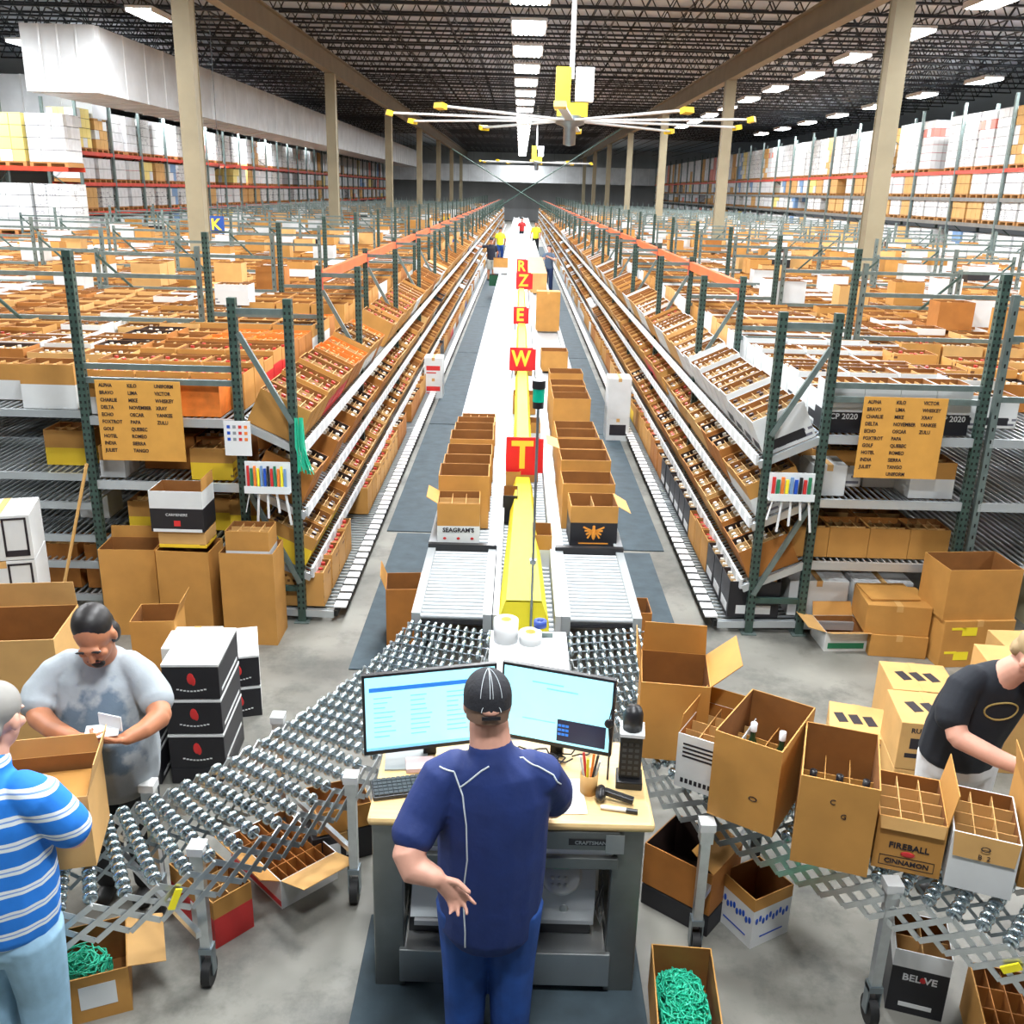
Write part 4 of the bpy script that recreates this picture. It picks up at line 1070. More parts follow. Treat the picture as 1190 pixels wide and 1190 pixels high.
# green strapping heaps
def heap(label, c, sx, sy, z, n=260, curl=.03):
    m = MB()
    for i in range(n):
        x, y = c[0]+R.uniform(-sx, sx), c[1]+R.uniform(-sy, sy); a = R.uniform(0, 6.28); r = R.uniform(curl*.6, curl*1.5)
        e = 1-((x-c[0])/sx)**2*.4-((y-c[1])/sy)**2*.4; pts = []
        for k in range(7):
            q = a+k*.9; px = max(c[0]-sx, min(c[0]+sx, x+r*math.cos(q))); py = max(c[1]-sy, min(c[1]+sy, y+r*math.sin(q)))
            pts.append((px, py, z*e+R.uniform(-.03, .02)))
        m.path(pts, .0035, 4)
    o = m.build('green_strapping', stage); tag(o, label, 'strapping', kind='stuff')
heap('tangle of green plastic strapping heaped in the box by the desk', (.804, 3.27), .105, .23, .20, 440)
heap('loose green strapping in the low carton at bottom left', (-1.89, 3.41), .11, .09, .22, 90, .05)

# cartons standing in the aisle beside the racks
o = big_box('white carton with a dark label standing in the aisle by the right rack', (1.36, 13.9), (1.70, 13.9), .4, .34, 0, whitebox, closed=True); MB().box((0, -.2015, .17), (.24, .002, .16)).build('dark_label', ink, o)
big_box('plain white tall carton stacked on the dark labelled one by the right rack', (1.36, 13.9), (1.70, 13.9), .4, .60, .34, whitebox, closed=True)
for k, n in enumerate(('lower', 'upper')):
    o = big_box('%s white carton with red printing standing by the left rack aisle edge' % n, (-1.60, 16.6), (-1.28, 16.6), .4, .36, .36*k, whitebox, closed=True)
    MB().bb(-.12, .12, -.2025, -.2005, .14, .22).bb(-.12, .05, -.2025, -.2005, .09, .11).build('red_printing', redbox_m, o)
# ================================================================== PACKING DESK
dk = thing('packing_desk', 'steel workbench with a pale butcher block top where the operator stands', 'desk', (.03, 3.8, 0))
MB().bb(-.59, .65, 3.47, 4.13, .895, .94).build('desk_top', wood, dk, True, bevel=.018)
for x, n in ((-.575, 0), (.475, 1)):
    for y in (3.50, 4.02): MB().bb(x, x+.135, y, y+.06, 0, .895).build('leg', steelbench, dk, True, bevel=.006)
    MB().bb(x+.03, x+.10, 3.56, 4.02, .05, .13).build('side_rail', steelbench, dk, True)
MB().bb(-.44, .475, 3.50, 4.06, .20, .23).bb(-.46, .495, 3.475, 3.50, .055, .235).build('lower_shelf', steellt, dk, True, bevel=.004)
MB().bb(-.44, .475, 3.52, 4.06, .68, .70).build('drawer_tray', steelbench, dk, True)
for (z0, z1, mm) in ((.80, .892, steelbench), (.70, .755, steelbench)):
    o = MB().bb(-.44, .50, 3.475, 3.50, z0, z1).build('drawer', mm, dk, True, bevel=.003)
    if z0 > .75:
        bd = MB().bb(.28, .47, 3.468, 3.476, .83, .858).build('badge', black, o)
        bd.location = -dk.location
        text('CRAFTSMAN', .024, steellt, dk, (.375-.03, 3.466-3.8, .844), name='badge_lettering', bold=.0006)
MB().bb(-.44, .48, 3.50, 3.53, .758, .797).build('white_strip', white, dk, True)
MB().bb(-.47, -.38, 3.468, 3.474, .78, .885).bb(.44, .52, 3.466, 3.472, .79, .885).build('corner_plate', steellt, dk, True)

# printer and tray unit on the lower shelf
pr = thing('laser_printer', 'silver grey laser printer with a round control dial on the desk shelf', 'printer', (.22, 3.8, .23))
prm = mat('printer_grey', (.42, .43, .44), .35, .3)
m = MB(); n = 10; vs = []
for i in range(n+1):
    a = PI/2*i/n; vs += [(-.2, -.24-.05*math.sin(a)*0+(-.0), 0)] if False else []
prof = [(-.22, .10), (-.235, .18), (-.225, .28), (-.19, .36), (-.12, .41), (.0, .43), (.22, .43)]
for (y, z), (y2, z2) in zip(prof, prof[1:]): m.add([(-.2, y, z), (.2, y, z), (.2, y2, z2), (-.2, y2, z2)], [(0,1,2,3)], 0, True)
m.add([(-.2, y, z) for y, z in prof]+[(-.2, .22, .10)], [tuple(range(8))[::-1]], 0); m.add([(.2, y, z) for y, z in prof]+[(.2, .22, .10)], [tuple(range(8))], 0)
m.bb(-.2, .2, -.22, .22, .08, .10); m.build('printer_body', prm, pr)
MB().bb(-.19, .19, -.19, .2, .0, .08).build('paper_drawer', black, pr, bevel=.004)
T = MX.Translation((.045, -.20, .345)) @ MX.Rotation(rad(52), 4, 'X')
MB().lathe([(.001, .012), (.08, .012), (.095, 0), (.095, -.02)], (0,0,0), 24, M=T).build('control_dial', mat('dial_grey', (.5, .51, .52), .35, .3), pr)
MB().box((0, .03, .014), (.07, .025, .004), M=T).build('display', mat('lcd_green', (.25, .5, .38), .3), pr)
m = MB()
for i in range(6): m.lathe([(.001, .018), (.009, .016), (.010, .01)], (-.045+.03*(i % 3)+.005, -.02-.03*(i//3), 0), 10, M=T)
m.build('buttons', mat('button_pale', (.55, .56, .55), .4), pr)
MB().ell((.06, -.235, .18), (.022, .006, .022)).build('round_button', steellt, pr)
lf = thing('paper_tray_unit', 'pale grey angled machine on the left of the desk shelf', 'office machine', (-.30, 3.8, .23))
MB().bb(-.13, .15, -.2, .2, .0, .10).build('base', black, lf, bevel=.005)
m = MB(); m.add([(-.12, -.22, .10), (.16, -.22, .10), (.16, .1, .44), (-.12, .1, .44), (-.12, .2, .10), (.16, .2, .10)], [(0,1,2,3), (3,2,5,4), (1,5,2), (0,3,4)]); m.build('sloping_cover', mat('pale_grey_plastic', (.42, .46, .47), .45), lf)
MB().bb(-.10, .14, -.24, -.2, .07, .095).build('slot_bar', prm, lf)
for k in range(3): cbm = MB().path([(.44+.01*k, 3.6, .68), (.45, 3.56+.02*k, .55), (.42+.02*k, 3.57, .42), (.455, 3.6, .30)], .004, 5); tag(cbm.build('cable', black), 'black cable hanging beside the laser printer', 'cable', 'cables by the printer')
tag(MB().bb(.425, .47, 3.9, 4.0, .235, .68).build('paper_board', whitebox), 'white board standing behind the cables right of the printer', 'board')

# monitors
scr = mat('screen_glow', (.3, .7, .8), .3, emit=((.42, .86, 1.0), .95))
scrd = mat('screen_dark_window', (.01, .012, .03), .3, emit=((.03, .05, .12), .3))
scrb = mat('screen_blue_bar', (.02, .12, .5), .3, emit=((.03, .22, .65), .8))
def monitor(label, A, B, z, h):
    A, B = V((*A, 0)), V((*B, 0)); u = (B-A); w = u.length; c = (A+B)/2; rz = math.atan2(u.y, u.x)
    t = thing('monitor', label, 'monitor', (c.x, c.y, .94), rz); z -= .94
    T = MX.Translation((0, 0, z)) @ MX.Rotation(rad(-4), 4, 'X')
    MB().bb(-w/2, w/2, 0, .03, 0, h, M=T).bb(-w/2+.1, w/2-.1, .03, .05, .05, h-.08, M=T).build('bezel', black, t, bevel=.003)
    MB().bb(-w/2+.012, w/2-.012, -.002, 0, .022, h-.014, M=T).build('screen', scr, t)
    MB().bb(-.03, .03, .05, .075, -z+.01, h*.5).build('stand_post', black, t)
    MB().lathe([(.001, .012), (.11, .010), (.12, 0)], (0, .06, -z), 20).build('stand_base', black, t)
    return t, T, w, h
t, T, w, h = monitor('left black monitor showing a pale blue order screen', (-.655, 3.84), (-.045, 4.0), 1.005, .40)
m = MB(); m.bb(-w/2+.03, w/2-.04, -.004, -.002, h-.085, h-.065, M=T); m.build('tool_bar', scrb, t)
m = MB()
for i in range(9):
    for j in range(3): m.bb(-w/2+.05+.17*j, -w/2+.05+.17*j+.05+.05*R.random(), -.0035, -.002, h-.12-.024*i, h-.115-.024*i, M=T)
m.bb(-w/2+.012, w/2-.012, -.0035, -.002, .022, .036, M=T); m.build('screen_lines', mat('screen_line_blue', (.2, .5, .7), .4, emit=((.2, .55, .8), .8)), t)
t, T, w, h = monitor('right black monitor showing a pale screen with a dark window', (-.035, 4.02), (.485, 3.86), 1.02, .385)
MB().bb(.01, w/2-.03, -.004, -.002, .035, .145, M=T).build('dark_window', scrd, t)
m = MB(); m.bb(-.12, .03, -.0035, -.002, h-.075, h-.069, M=T); m.bb(-.05, .10, -.0035, -.002, h-.10, h-.093, M=T); m.bb(-.16, 0, -.0035, -.002, .12, .124, M=T)
m.build('screen_lines', mat('screen_line_blue', (0,0,0)), t)
m = MB(); [m.bb(.015+.018*i, .03+.018*i, -.0055, -.004, .11-.022*j, .122-.022*j, M=T) for i in range(3) for j in range(3)]; m.build('window_icons', scrb, t)
# things on the desk
kb = thing('keyboard', 'black keyboard on the left of the desk in front of the left monitor', 'keyboard', (-.40, 3.70, .942), rad(14))
MB().bb(-.20, .20, -.07, .07, 0, .018).build('key_base', black, kb, bevel=.004)
m = MB()
for r_ in range(5):
    for c in range(18): m.bb(-.192+.0214*c, -.192+.0214*c+.018, -.062+.0255*r_, -.062+.0255*r_+.021, .018, .026)
m.build('keys', mat('key_grey', (.05, .055, .06), .5), kb)
tag(MB().box((-.40, 3.86, .955), (.13, .10, .02), rz=.15).build('note_pad', mat('pink_paper', (.85, .60, .58), .7)), 'pink and white note pad behind the keyboard', 'note pad')
tag(MB().box((-.47, 3.93, .945), (.2, .2, .006), rz=.1).build('mouse_mat', mat('grey_pad', (.35, .38, .38), .6)), 'grey pad on the left back corner of the desk', 'pad')
tag(MB().box((.27, 3.66, .943), (.17, .26, .003), rz=.05).build('paper_sheet', white), 'white paper sheets on the desk right of the operator', 'paper')
cp = thing('pen_cup', 'brown pen cup full of pens beside the white papers', 'pen cup', (.375, 3.70, .94))
MB().lathe([(.001, 0), (.038, 0), (.042, .10), (.038, .10), (.035, .01), (.001, .01)], n=16).build('cup', card_lt, cp)
pn = [white, orangebox, redbox_m, white, yellow, black]
for i in range(6): tag(MB().tube((.375+.012*math.cos(i), 3.70+.012*math.sin(i), .955), (.375+.045*math.cos(i*1.1), 3.70+.045*math.sin(i*1.1), 1.10+.01*i), .006, n=8).build('pen', pn[i]), '%s pen standing in the brown pen cup' % ('tall white', 'orange', 'red', 'short white', 'yellow', 'black')[i], 'pen')
ph = thing('radio_charger', 'tall black desk device with keypad slots right of the right monitor', 'desk device', (.565, 3.78, .94), rad(-6))
MB().bb(-.06, .06, -.06, .06, 0, .04).bb(-.05, .05, -.03, .05, .04, .28).build('device_body', black, ph, bevel=.006)
m = MB(); [m.bb(-.038+.028*i, -.02+.028*i, -.0315, -.03, .06+.03*j, .075+.03*j) for i in range(3) for j in range(6)]; m.build('keys', mat('key_grey', (0,0,0)), ph)
MB().lathe([(.001, .40), (.035, .39), (.045, .36), (.045, .285), (.03, .28)], n=14).build('top_housing', black, ph)
MB().bb(-.055, .055, -.06, .06, .27, .285).build('clip_plate', whitebox, ph)
mc = thing('desk_microphone', 'black round headed microphone on a stem at the right monitor edge', 'microphone', (.47, 3.80, .94))
MB().path([(0,0,0), (0, .0, .2), (-.01, -.01, .29)], .005, 6).path([(-.01, -.01, .32), (.005, 0, .40), (.02, .03, .46)], .003, 6).build('stem', black, mc)
MB().ell((-.01, -.012, .30), (.022, .012, .024)).build('head', black, mc)
sc_ = thing('barcode_scanner', 'black handheld barcode scanner lying by the pen cup', 'scanner', (.46, 3.64, .945), rad(-8))
MB().ell((-.035, 0, .03), (.025, .05, .03)).bar((-.02, .01, .035), (.11, -.02, .02), .032, .025).build('scanner_body', black, sc_, bevel=.004)
tag(MB().tube((.42, 3.575, .952), (.53, 3.555, .952), .010, n=10, m=0).tube((.53, 3.555, .952), (.58, 3.545, .952), .0115, n=10, m=1).build('marker', [white, black]), 'white marker with black cap at the front right of the desk', 'marker')
m = MB()
for k in range(14):
    x, y = R.uniform(-.1, .45), R.uniform(3.93, 4.08); a = R.uniform(0, 6.3)
    m.path([(x+.05*math.cos(a+q), y+.03*math.sin(a+q), .948+.02*math.sin(q*1.5)**2) for q in (0, .8, 1.6, 2.4, 3.2)], .004, 5)
tag(m.build('cable', black), 'tangle of black cables on the desk under the monitors', 'cable')
# white table with tape rolls behind the monitors
wt = thing('white_stand', 'white stand behind the monitors holding tape rolls', 'stand', (.12, 5.15, 0))
MB().bb(-.235, .235, -.30, .30, .86, .89).build('table_top', white, wt)
MB().bb(-.225, .225, -.29, .29, .40, .86).build('box_body', whitebox, wt)
for x in (-.2, .2):
    for y in (-.26, .26): MB().bb(x-.02, x+.02, y-.02, y+.02, 0, .40).build('leg', galv, wt)
def roll(label, x, y, r, h, mm):
    t = thing('tape_roll', label, 'tape roll', (x, y, .89))
    MB().lathe([(.032, 0), (r, 0), (r, h), (.032, h), (.032, 0)], n=24).build('tape', mm, t)
    MB().lathe([(.026, .002), (.032, .002), (.032, h+.002), (.026, h+.002), (.026, .002)], n=20).build('core', mat('roll_core', (.70, .45, .12), .6), t)
roll('tall white tape roll with a tan core on the white stand, left one', -.02, 5.32, .075, .14, white)
roll('flat white tape roll on the white stand, right one', .13, 5.30, .07, .07, whitebox)
td = thing('tape_dispenser', 'small blue tape dispenser resting on the right tape roll', 'tape dispenser', (.19, 5.38, .89))
MB().lathe([(.02, 0), (.04, 0), (.04, .04), (.02, .04), (.02, 0)], (0,0,.07), 16).build('blue_reel', bluebox, td)
MB().bb(-.07, .08, -.012, .012, 0, .03).bb(-.02, .0, -.012, .012, .03, .1).build('handle', greenlt, td)

# ================================================================== PEOPLE
def ring(c, a, b, s, o, n): return [c + s*(a*math.cos(2*PI*i/n)) + o*(b*math.sin(2*PI*i/n)) for i in range(n)]
def limb(m, pts, rs, side=(1,0,0), n=16, caps=True):
    pts = [V(p) for p in pts]; rs = [(r, r) if not isinstance(r, tuple) else r for r in rs]
    rings = []
    for i, p in enumerate(pts):
        t = (pts[min(i+1, len(pts)-1)] - pts[max(i-1, 0)]).normalized()
        s = V(side); s = (s - t*s.dot(t))
        if s.length < .1: s = V((0,1,0)); s = s - t*s.dot(t)
        s.normalize(); o = t.cross(s); a, b = rs[i]
        if i == 0 and caps:
            for k, q in ((.62, .42), (.38, .78)): rings.append(ring(p - t*(min(a, b)*k), a*q, b*q, s, o, n))
        rings.append(ring(p, a, b, s, o, n))
        if i == len(pts)-1 and caps:
            for k, q in ((.38, .78), (.62, .42)): rings.append(ring(p + t*(min(a, b)*k), a*q, b*q, s, o, n))
    vs = [v for r in rings for v in r]; K = len(rings)
    fs = [(k*n+i, k*n+(i+1) % n, (k+1)*n+(i+1) % n, (k+1)*n+i) for k in range(K-1) for i in range(n)]
    fs += [tuple(range(n))[::-1], tuple((K-1)*n+i for i in range(n))]
    m.add(vs, fs, 0, True)
def fuse(name, m, mats, parent, voxel=.008, it=3, world=True):
    """union of overlapping closed volumes -> one continuous smooth skin"""
    if world: L = parent.matrix_basis.inverted(); m.v = [tuple(L @ V(p)) for p in m.v]
    me = m.mesh(name, [mats[0]] if isinstance(mats, list) else [mats])
    o = bpy.data.objects.new(name, me); COL.objects.link(o)
    r = o.modifiers.new('r', 'REMESH'); r.mode = 'VOXEL'; r.voxel_size = voxel; r.use_smooth_shade = True
    s = o.modifiers.new('s', 'SMOOTH'); s.iterations = it; s.factor = .6
    dg = bpy.context.evaluated_depsgraph_get(); dg.update()
    me2 = bpy.data.meshes.new_from_object(o.evaluated_get(dg)); bpy.data.objects.remove(o)
    me2.materials.clear()
    for mm in (mats if isinstance(mats, list) else [mats]): me2.materials.append(mm)
    me2.polygons.foreach_set('use_smooth', [True]*len(me2.polygons)); me2.polygons.foreach_set('material_index', [0]*len(me2.polygons))
    o = bpy.data.objects.new(name, me2); COL.objects.link(o); o.parent = parent; KIDS.setdefault(parent.name, []).append(o)
    return o
def hand(m, w, d, nrm, thumb=1, curl=35, spread=.15, k=1., curls=None):
    """w wrist, d pointing direction, nrm direction the palm faces, thumb=+1/-1 side along d x nrm"""
    w, d, nrm = V(w), V(d).normalized(), V(nrm).normalized(); nrm = (nrm - d*nrm.dot(d)).normalized(); s = d.cross(nrm)*thumb
    limb(m, [w-d*.02*k, w+d*.03*k, w+d*.085*k], [(.028*k, .022*k), (.036*k, .018*k), (.042*k, .015*k)], side=s)
    for i, (off, L) in enumerate(((.031, .074), (.011, .084), (-.010, .078), (-.030, .060))):
        cu = (curls[i] if curls else curl)
        p = w + d*.078*k + s*off*k; dd = (d + s*(off/.031*spread)).normalized(); nv = nrm.copy(); pts = [p]
        for j, fr in enumerate((.44, .31, .25)):
            a = rad(cu*(.7, 1., .8)[j]); dd, nv = (dd*math.cos(a) + nv*math.sin(a)).normalized(), (nv*math.cos(a) - dd*math.sin(a)).normalized()
            p = p + dd*(L*fr*k); pts.append(p)
        limb(m, pts, [.0105*k, .0095*k, .0088*k, .0075*k], side=s, n=10)
    p = w + d*.02*k + s*.028*k
    q1 = (d*.55 + s*.75 + nrm*.25).normalized(); q2 = (d*.85 + s*.35 + nrm*.35).normalized()
    limb(m, [p, p+q1*.038*k, p+q1*.038*k+q2*.032*k, p+q1*.038*k+q2*.055*k], [.014*k, .0125*k, .011*k, .009*k], side=d, n=10)
def head(m, c, f, u, k=1.):
    """skull, jaw, nose and ears; f faces forward, u up"""
    c, f = V(c), V(f).normalized(); u = V(u); u = (u - f*u.dot(f)).normalized(); r = f.cross(u)
    B = MX((( r.x, f.x, u.x, c.x), (r.y, f.y, u.y, c.y), (r.z, f.z, u.z, c.z), (0,0,0,1)))
    m.ell((0, -.012*k, .03*k), (.077*k, .096*k, .098*k), n=22, k=14, M=B)
    m.ell((0, .018*k, -.045*k), (.060*k, .072*k, .078*k), n=20, k=12, M=B)
    m.ell((0, .055*k, -.090*k), (.032*k, .030*k, .026*k), n=12, k=8, M=B)     # chin
    m.ell((0, .088*k, .022*k), (.050*k, .016*k, .014*k), n=12, k=6, M=B)      # brow
    m.ell((0, .098*k, -.010*k), (.012*k, .018*k, .028*k), n=10, k=8, M=B); m.ell((0, .106*k, -.030*k), (.018*k, .017*k, .013*k), n=10, k=8, M=B)
    m.ell((0, .084*k, -.062*k), (.027*k, .012*k, .013*k), n=12, k=6, M=B)     # lips
    for sx in (-1, 1):
        m.ell((sx*.040*k, .070*k, -.025*k), (.024*k, .020*k, .022*k), n=10, k=8, M=B)
        m.ell((sx*.080*k, -.006*k, -.008*k), (.012*k, .021*k, .033*k), n=10, k=8, M=B)
    return B, k
def face(B, k, parent, hairm, goatee=False):
    L = parent.matrix_basis.inverted() @ B
    eyew = mat('eye_white', (.7, .68, .66), .3)
    for sx in (-1, 1):
        e = MB(); e.ell((sx*.031*k, .083*k, .004*k), (.013*k, .008*k, .008*k), n=10, k=6, M=L); e.ell((sx*.031*k, .0905*k, .003*k), (.005*k, .002*k, .005*k), m=1, n=8, k=4, M=L)
        e.build('eye', [eyew, black], parent)
        b = MB(); b.ell((sx*.033*k, .099*k, .026*k), (.022*k, .006*k, .005*k), n=8, k=4, M=L); b.build('eyebrow', hairm, parent)
    MB().ell((0, .0935*k, -.062*k), (.024*k, .005*k, .004*k), n=10, k=4, M=L).build('mouth', mat('lips', (.38, .10, .09), .5), parent)
    if goatee:
        g = MB(); g.ell((0, .078*k, -.098*k), (.030*k, .020*k, .020*k), n=12, k=6, M=L); g.ell((0, .098*k, -.048*k), (.030*k, .006*k, .006*k), n=10, k=4, M=L); g.build('beard', hairm, parent)
def surf_path(meshobj, pts, r, m, parent, name='piping', dirv=(0, 1, 0), start=2.2):
    """lay a thin cord on a garment: pts are (x, z), dropped onto the surface along +y"""
    me = meshobj.data; bv = BVHTree.FromPolygons([v.co for v in me.vertices], [tuple(p.vertices) for p in me.polygons])
    L = parent.location; out = []
    fine = []
    for a, b in zip(pts, pts[1:]):
        for k in range(5): fine.append((a[0]+(b[0]-a[0])*k/5, a[1]+(b[1]-a[1])*k/5))
    fine.append(pts[-1])
    for x, z in fine:
        h = bv.ray_cast(V((x, start, z))-L, V(dirv))
        if h[0]: out.append(h[0] - V(dirv)*.001)
    mb = MB(); mb.path(out, r, 6); return mb.build(name, m, parent)

navy = mat('navy_polo', (.008, .026, .14), .7, var=.12, scale=9, bump=.35)
jean = mat('blue_jeans', (.012, .06, .26), .8, var=.35, scale=7, bump=.2)
jeanlt = mat('pale_jeans', (.30, .50, .66), .85, var=.18, scale=8, bump=.2)
dkp = mat('dark_trousers', (.015, .018, .022), .8)
shoe = mat('dark_shoe', (.02, .02, .02), .5)
piping = mat('white_piping', (.62, .68, .72), .6)
# --- operator at the desk, seen from behind
op = thing('person', 'person in navy polo and black cap at the desk, one hand behind the back', 'person', (-.05, 3.15, 0))
m = MB()
hd = (-.075, 3.16, 1.69); fdir = (-.16, 1, -.22)
B, k = head(m, hd, fdir, (0, .2, 1), 1.0)
limb(m, [(-.055, 3.13, 1.40), (-.058, 3.13, 1.52), (-.068, 3.15, 1.62)], [(.085, .08), (.080, .076), (.074, .074)])
limb(m, [(-.045, 3.15, .85), (-.045, 3.15, 1.1), (-.045, 3.14, 1.38)], [(.15, .10), (.15, .11), (.16, .08)])
limb(m, [(-.23, 3.12, 1.40), (-.315, 3.04, 1.24), (-.35, 2.97, 1.16)], [.062, .062, .062])
limb(m, [(-.352, 2.975, 1.17), (-.325, 2.94, 1.11), (-.24, 2.91, 1.10)], [.066, .060, .038])
hand(m, (-.235, 2.908, 1.095), (.55, -.05, -.60), (-.1, -1, -.1), thumb=-1, curl=16, spread=.2, k=1.05, curls=[6, 22, 30, 36])
limb(m, [(.14, 3.14, 1.40), (.19, 3.26, 1.22), (.20, 3.36, 1.10)], [.060, .056, .050]); limb(m, [(.20, 3.36, 1.10), (.17, 3.50, 1.02), (.12, 3.62, .985)], [.048, .040, .028])
hand(m, (.12, 3.62, .985), (-.4, .9, -.05), (0, 0, -1), thumb=-1, curl=14)
for x in (-.14, .05): limb(m, [(x, 3.15, .90), (x, 3.17, .50), (x, 3.15, .10)], [.085, .065, .045]); limb(m, [(x, 3.13, .06), (x, 3.30, .04)], [(.04, .04), (.04, .03)])
fuse('body', m, skinp, op, .0075, 3)
m = MB()
limb(m, [(-.055, 3.14, .69), (-.05, 3.15, .85), (-.045, 3.15, 1.02), (-.045, 3.14, 1.2), (-.042, 3.13, 1.34), (-.045, 3.12, 1.44), (-.05, 3.12, 1.50)], [(.195, .155), (.212, .175), (.215, .18), (.218, .17), (.225, .15), (.185, .115), (.095, .09)])
limb(m, [(-.17, 3.13, 1.44), (-.235, 3.11, 1.40), (-.31, 3.05, 1.26), (-.345, 3.0, 1.20)], [(.07, .075), (.088, .088), (.088, .085), (.085, .082)])
limb(m, [(.07, 3.13, 1.44), (.13, 3.14, 1.40), (.185, 3.24, 1.26), (.195, 3.31, 1.18)], [(.07, .075), (.088, .088), (.085, .085), (.08, .08)])
limb(m, [(-.055, 3.125, 1.49), (-.058, 3.13, 1.535)], [(.088, .082), (.083, .078)])
shirt = fuse('polo_shirt', m, navy, op, .009, 4)
m = MB()
for x in (-.145, .045): limb(m, [(x, 3.15, .80), (x*1.0-.0, 3.16, .5), (x, 3.15, .30), (x, 3.14, .07)], [(.122, .125), (.098, .10), (.088, .09), (.078, .085)])
limb(m, [(-.05, 3.15, .72), (-.05, 3.15, .90)], [(.19, .14), (.19, .14)])
fuse('jeans', m, jean, op, .009, 3)
for x in (-.145, .045): m = MB(); limb(m, [(x, 3.10, .045), (x, 3.22, .045), (x, 3.31, .04)], [(.045, .045), (.05, .045), (.045, .035)]); fuse('shoe', m, shoe, op, .009, 2)
surf_path(shirt, [(-.245, 1.47), (-.19, 1.46), (-.155, 1.38), (-.14, 1.27), (-.135, 1.12), (-.15, .96), (-.14, .78), (-.14, .70)], .0035, piping, op)
surf_path(shirt, [(-.06, 1.50), (-.09, 1.48), (-.165, 1.41)], .0035, piping, op)
surf_path(shirt, [(.05, 1.50), (.12, 1.47), (.18, 1.43), (.21, 1.38)], .0035, piping, op)
# cap
L = op.matrix_basis.inverted() @ B
capm = mat('black_cap', (.012, .013, .018), .75, bump=.2, scale=60)
m = MB(); prof = []
for i in range(9): a = PI/2*i/8; prof.append((math.cos(a), math.sin(a)))
T = L @ MX.Translation((0, -.010, .035)) @ MX.Diagonal((.090, .110, .100, 1))
m.lathe([(1.0, -.35)] + [(max(c_, .001), s_) for c_, s_ in prof], n=28, M=T); m.build('cap', capm, op)
m = MB()
for i in range(13):
    a = -.9+1.8*i/12; m.add([(.07*math.sin(a), .07+.0*math.cos(a), .028), (.085*math.sin(a), .10+.085*math.cos(a), .012)], [])
vs = m.v; fs = [(2*i, 2*i+1, 2*i+3, 2*i+2) for i in range(12)]
m2 = MB(); m2.add(vs, fs, 0, True, L); m2.add([(x, y, z-.006) for x, y, z in vs], [f[::-1] for f in fs], 0, True, L); m2.build('cap_brim', capm, op)
MB().ell((0, -.108, .000), (.032, .012, .020), n=14, k=8, M=L).build('cap_opening', skinp, op)
m = MB(); [m.bar(L @ V((-.034+.0085*i, -.119, -.022)), L @ V((-.0255+.0085*i, -.119, -.022)), .004, .014) for i in range(8)]; m.build('cap_strap', capm, op)
m = MB()
for q in (-.75, -.1, .1, .75):
    pts = []
    for i in range(10):
        a = .15+1.35*i/9; w_ = PI*1.5 + q*.6
        pts.append(T @ V((math.cos(a)*math.cos(w_)*1.012, math.cos(a)*math.sin(w_)*1.012, math.sin(a)*1.012)))
    m.path(pts, .0012, 4)
m.path([L @ V((.036*math.cos(PI*i/8), -.1195+.012*math.sin(PI*i/8), .0+.030*math.sin(PI*i/8))) for i in range(9)], .0013, 4)
m.build('cap_stitching', piping, op)
m = MB(); T2 = L @ MX.Translation((0, -.014, -.015)); m.lathe([(.078, -.035), (.0815, -.01), (.082, .02)], n=24, M=T2 @ MX.Diagonal((1, 1.22, 1, 1))); m.build('short_hair', mat('greying_hair', (.20, .12, .08), .7), op)

# --- packer in the grey T-shirt, facing the camera and reading a white label
greyt = mat('grey_tshirt', (.36, .40, .43), .8, var=.10, scale=8, bump=.3)
nt = greyt.node_tree; b_ = nt.nodes['Principled BSDF']; lk = b_.inputs['Base Color'].links[0].from_socket
tc = nt.nodes.new('ShaderNodeTexCoord'); vm = nt.nodes.new('ShaderNodeVectorMath'); vm.operation = 'DISTANCE'; vm.inputs[1].default_value = (.12, -.25, .98)
mp = nt.nodes.new('ShaderNodeMapping'); mp.inputs['Scale'].default_value = (1, .5, .9)
nt.links.new(tc.outputs['Object'], mp.inputs[0]); vm.inputs[1].default_value = (.06, -.10, .90*1.06)
nt.links.new(mp.outputs[0], vm.inputs[0])
nn = nt.nodes.new('ShaderNodeTexNoise'); nn.inputs['Scale'].default_value = 11; nn.inputs['Detail'].default_value = 5; nt.links.new(tc.outputs['Object'], nn.inputs['Vector'])
ad = nt.nodes.new('ShaderNodeMath'); ad.operation = 'MULTIPLY_ADD'; ad.inputs[1].default_value = .5; nt.links.new(nn.outputs['Fac'], ad.inputs[0]); nt.links.new(vm.outputs['Value'], ad.inputs[2])
rr = nt.nodes.new('ShaderNodeMapRange'); rr.inputs[1].default_value = .36; rr.inputs[2].default_value = .44; rr.inputs[3].default_value = .8; rr.inputs[4].default_value = 0; nt.links.new(ad.outputs[0], rr.inputs[0])
mx = nt.nodes.new('ShaderNodeMix'); mx.data_type = 'RGBA'; mx.inputs[7].default_value = (.07, .13, .20, 1); nt.links.new(rr.outputs[0], mx.inputs[0]); nt.links.new(lk, mx.inputs[6]); nt.links.new(mx.outputs[2], b_.inputs['Base Color'])
pk = thing('person', 'person in a grey T-shirt looking down at a white label in both hands', 'person', (-1.95, 4.06, 0))
m = MB()
B, k = head(m, (-1.885, 3.94, 1.535), (.10, -.85, -.55), (0, -.55, .85), 1.06)
limb(m, [(-1.93, 4.07, 1.34), (-1.91, 4.02, 1.42), (-1.89, 3.98, 1.48)], [(.085, .08), (.075, .07), (.068, .066)])
limb(m, [(-1.93, 4.06, .85), (-1.93, 4.06, 1.3)], [(.15, .1), (.16, .09)])
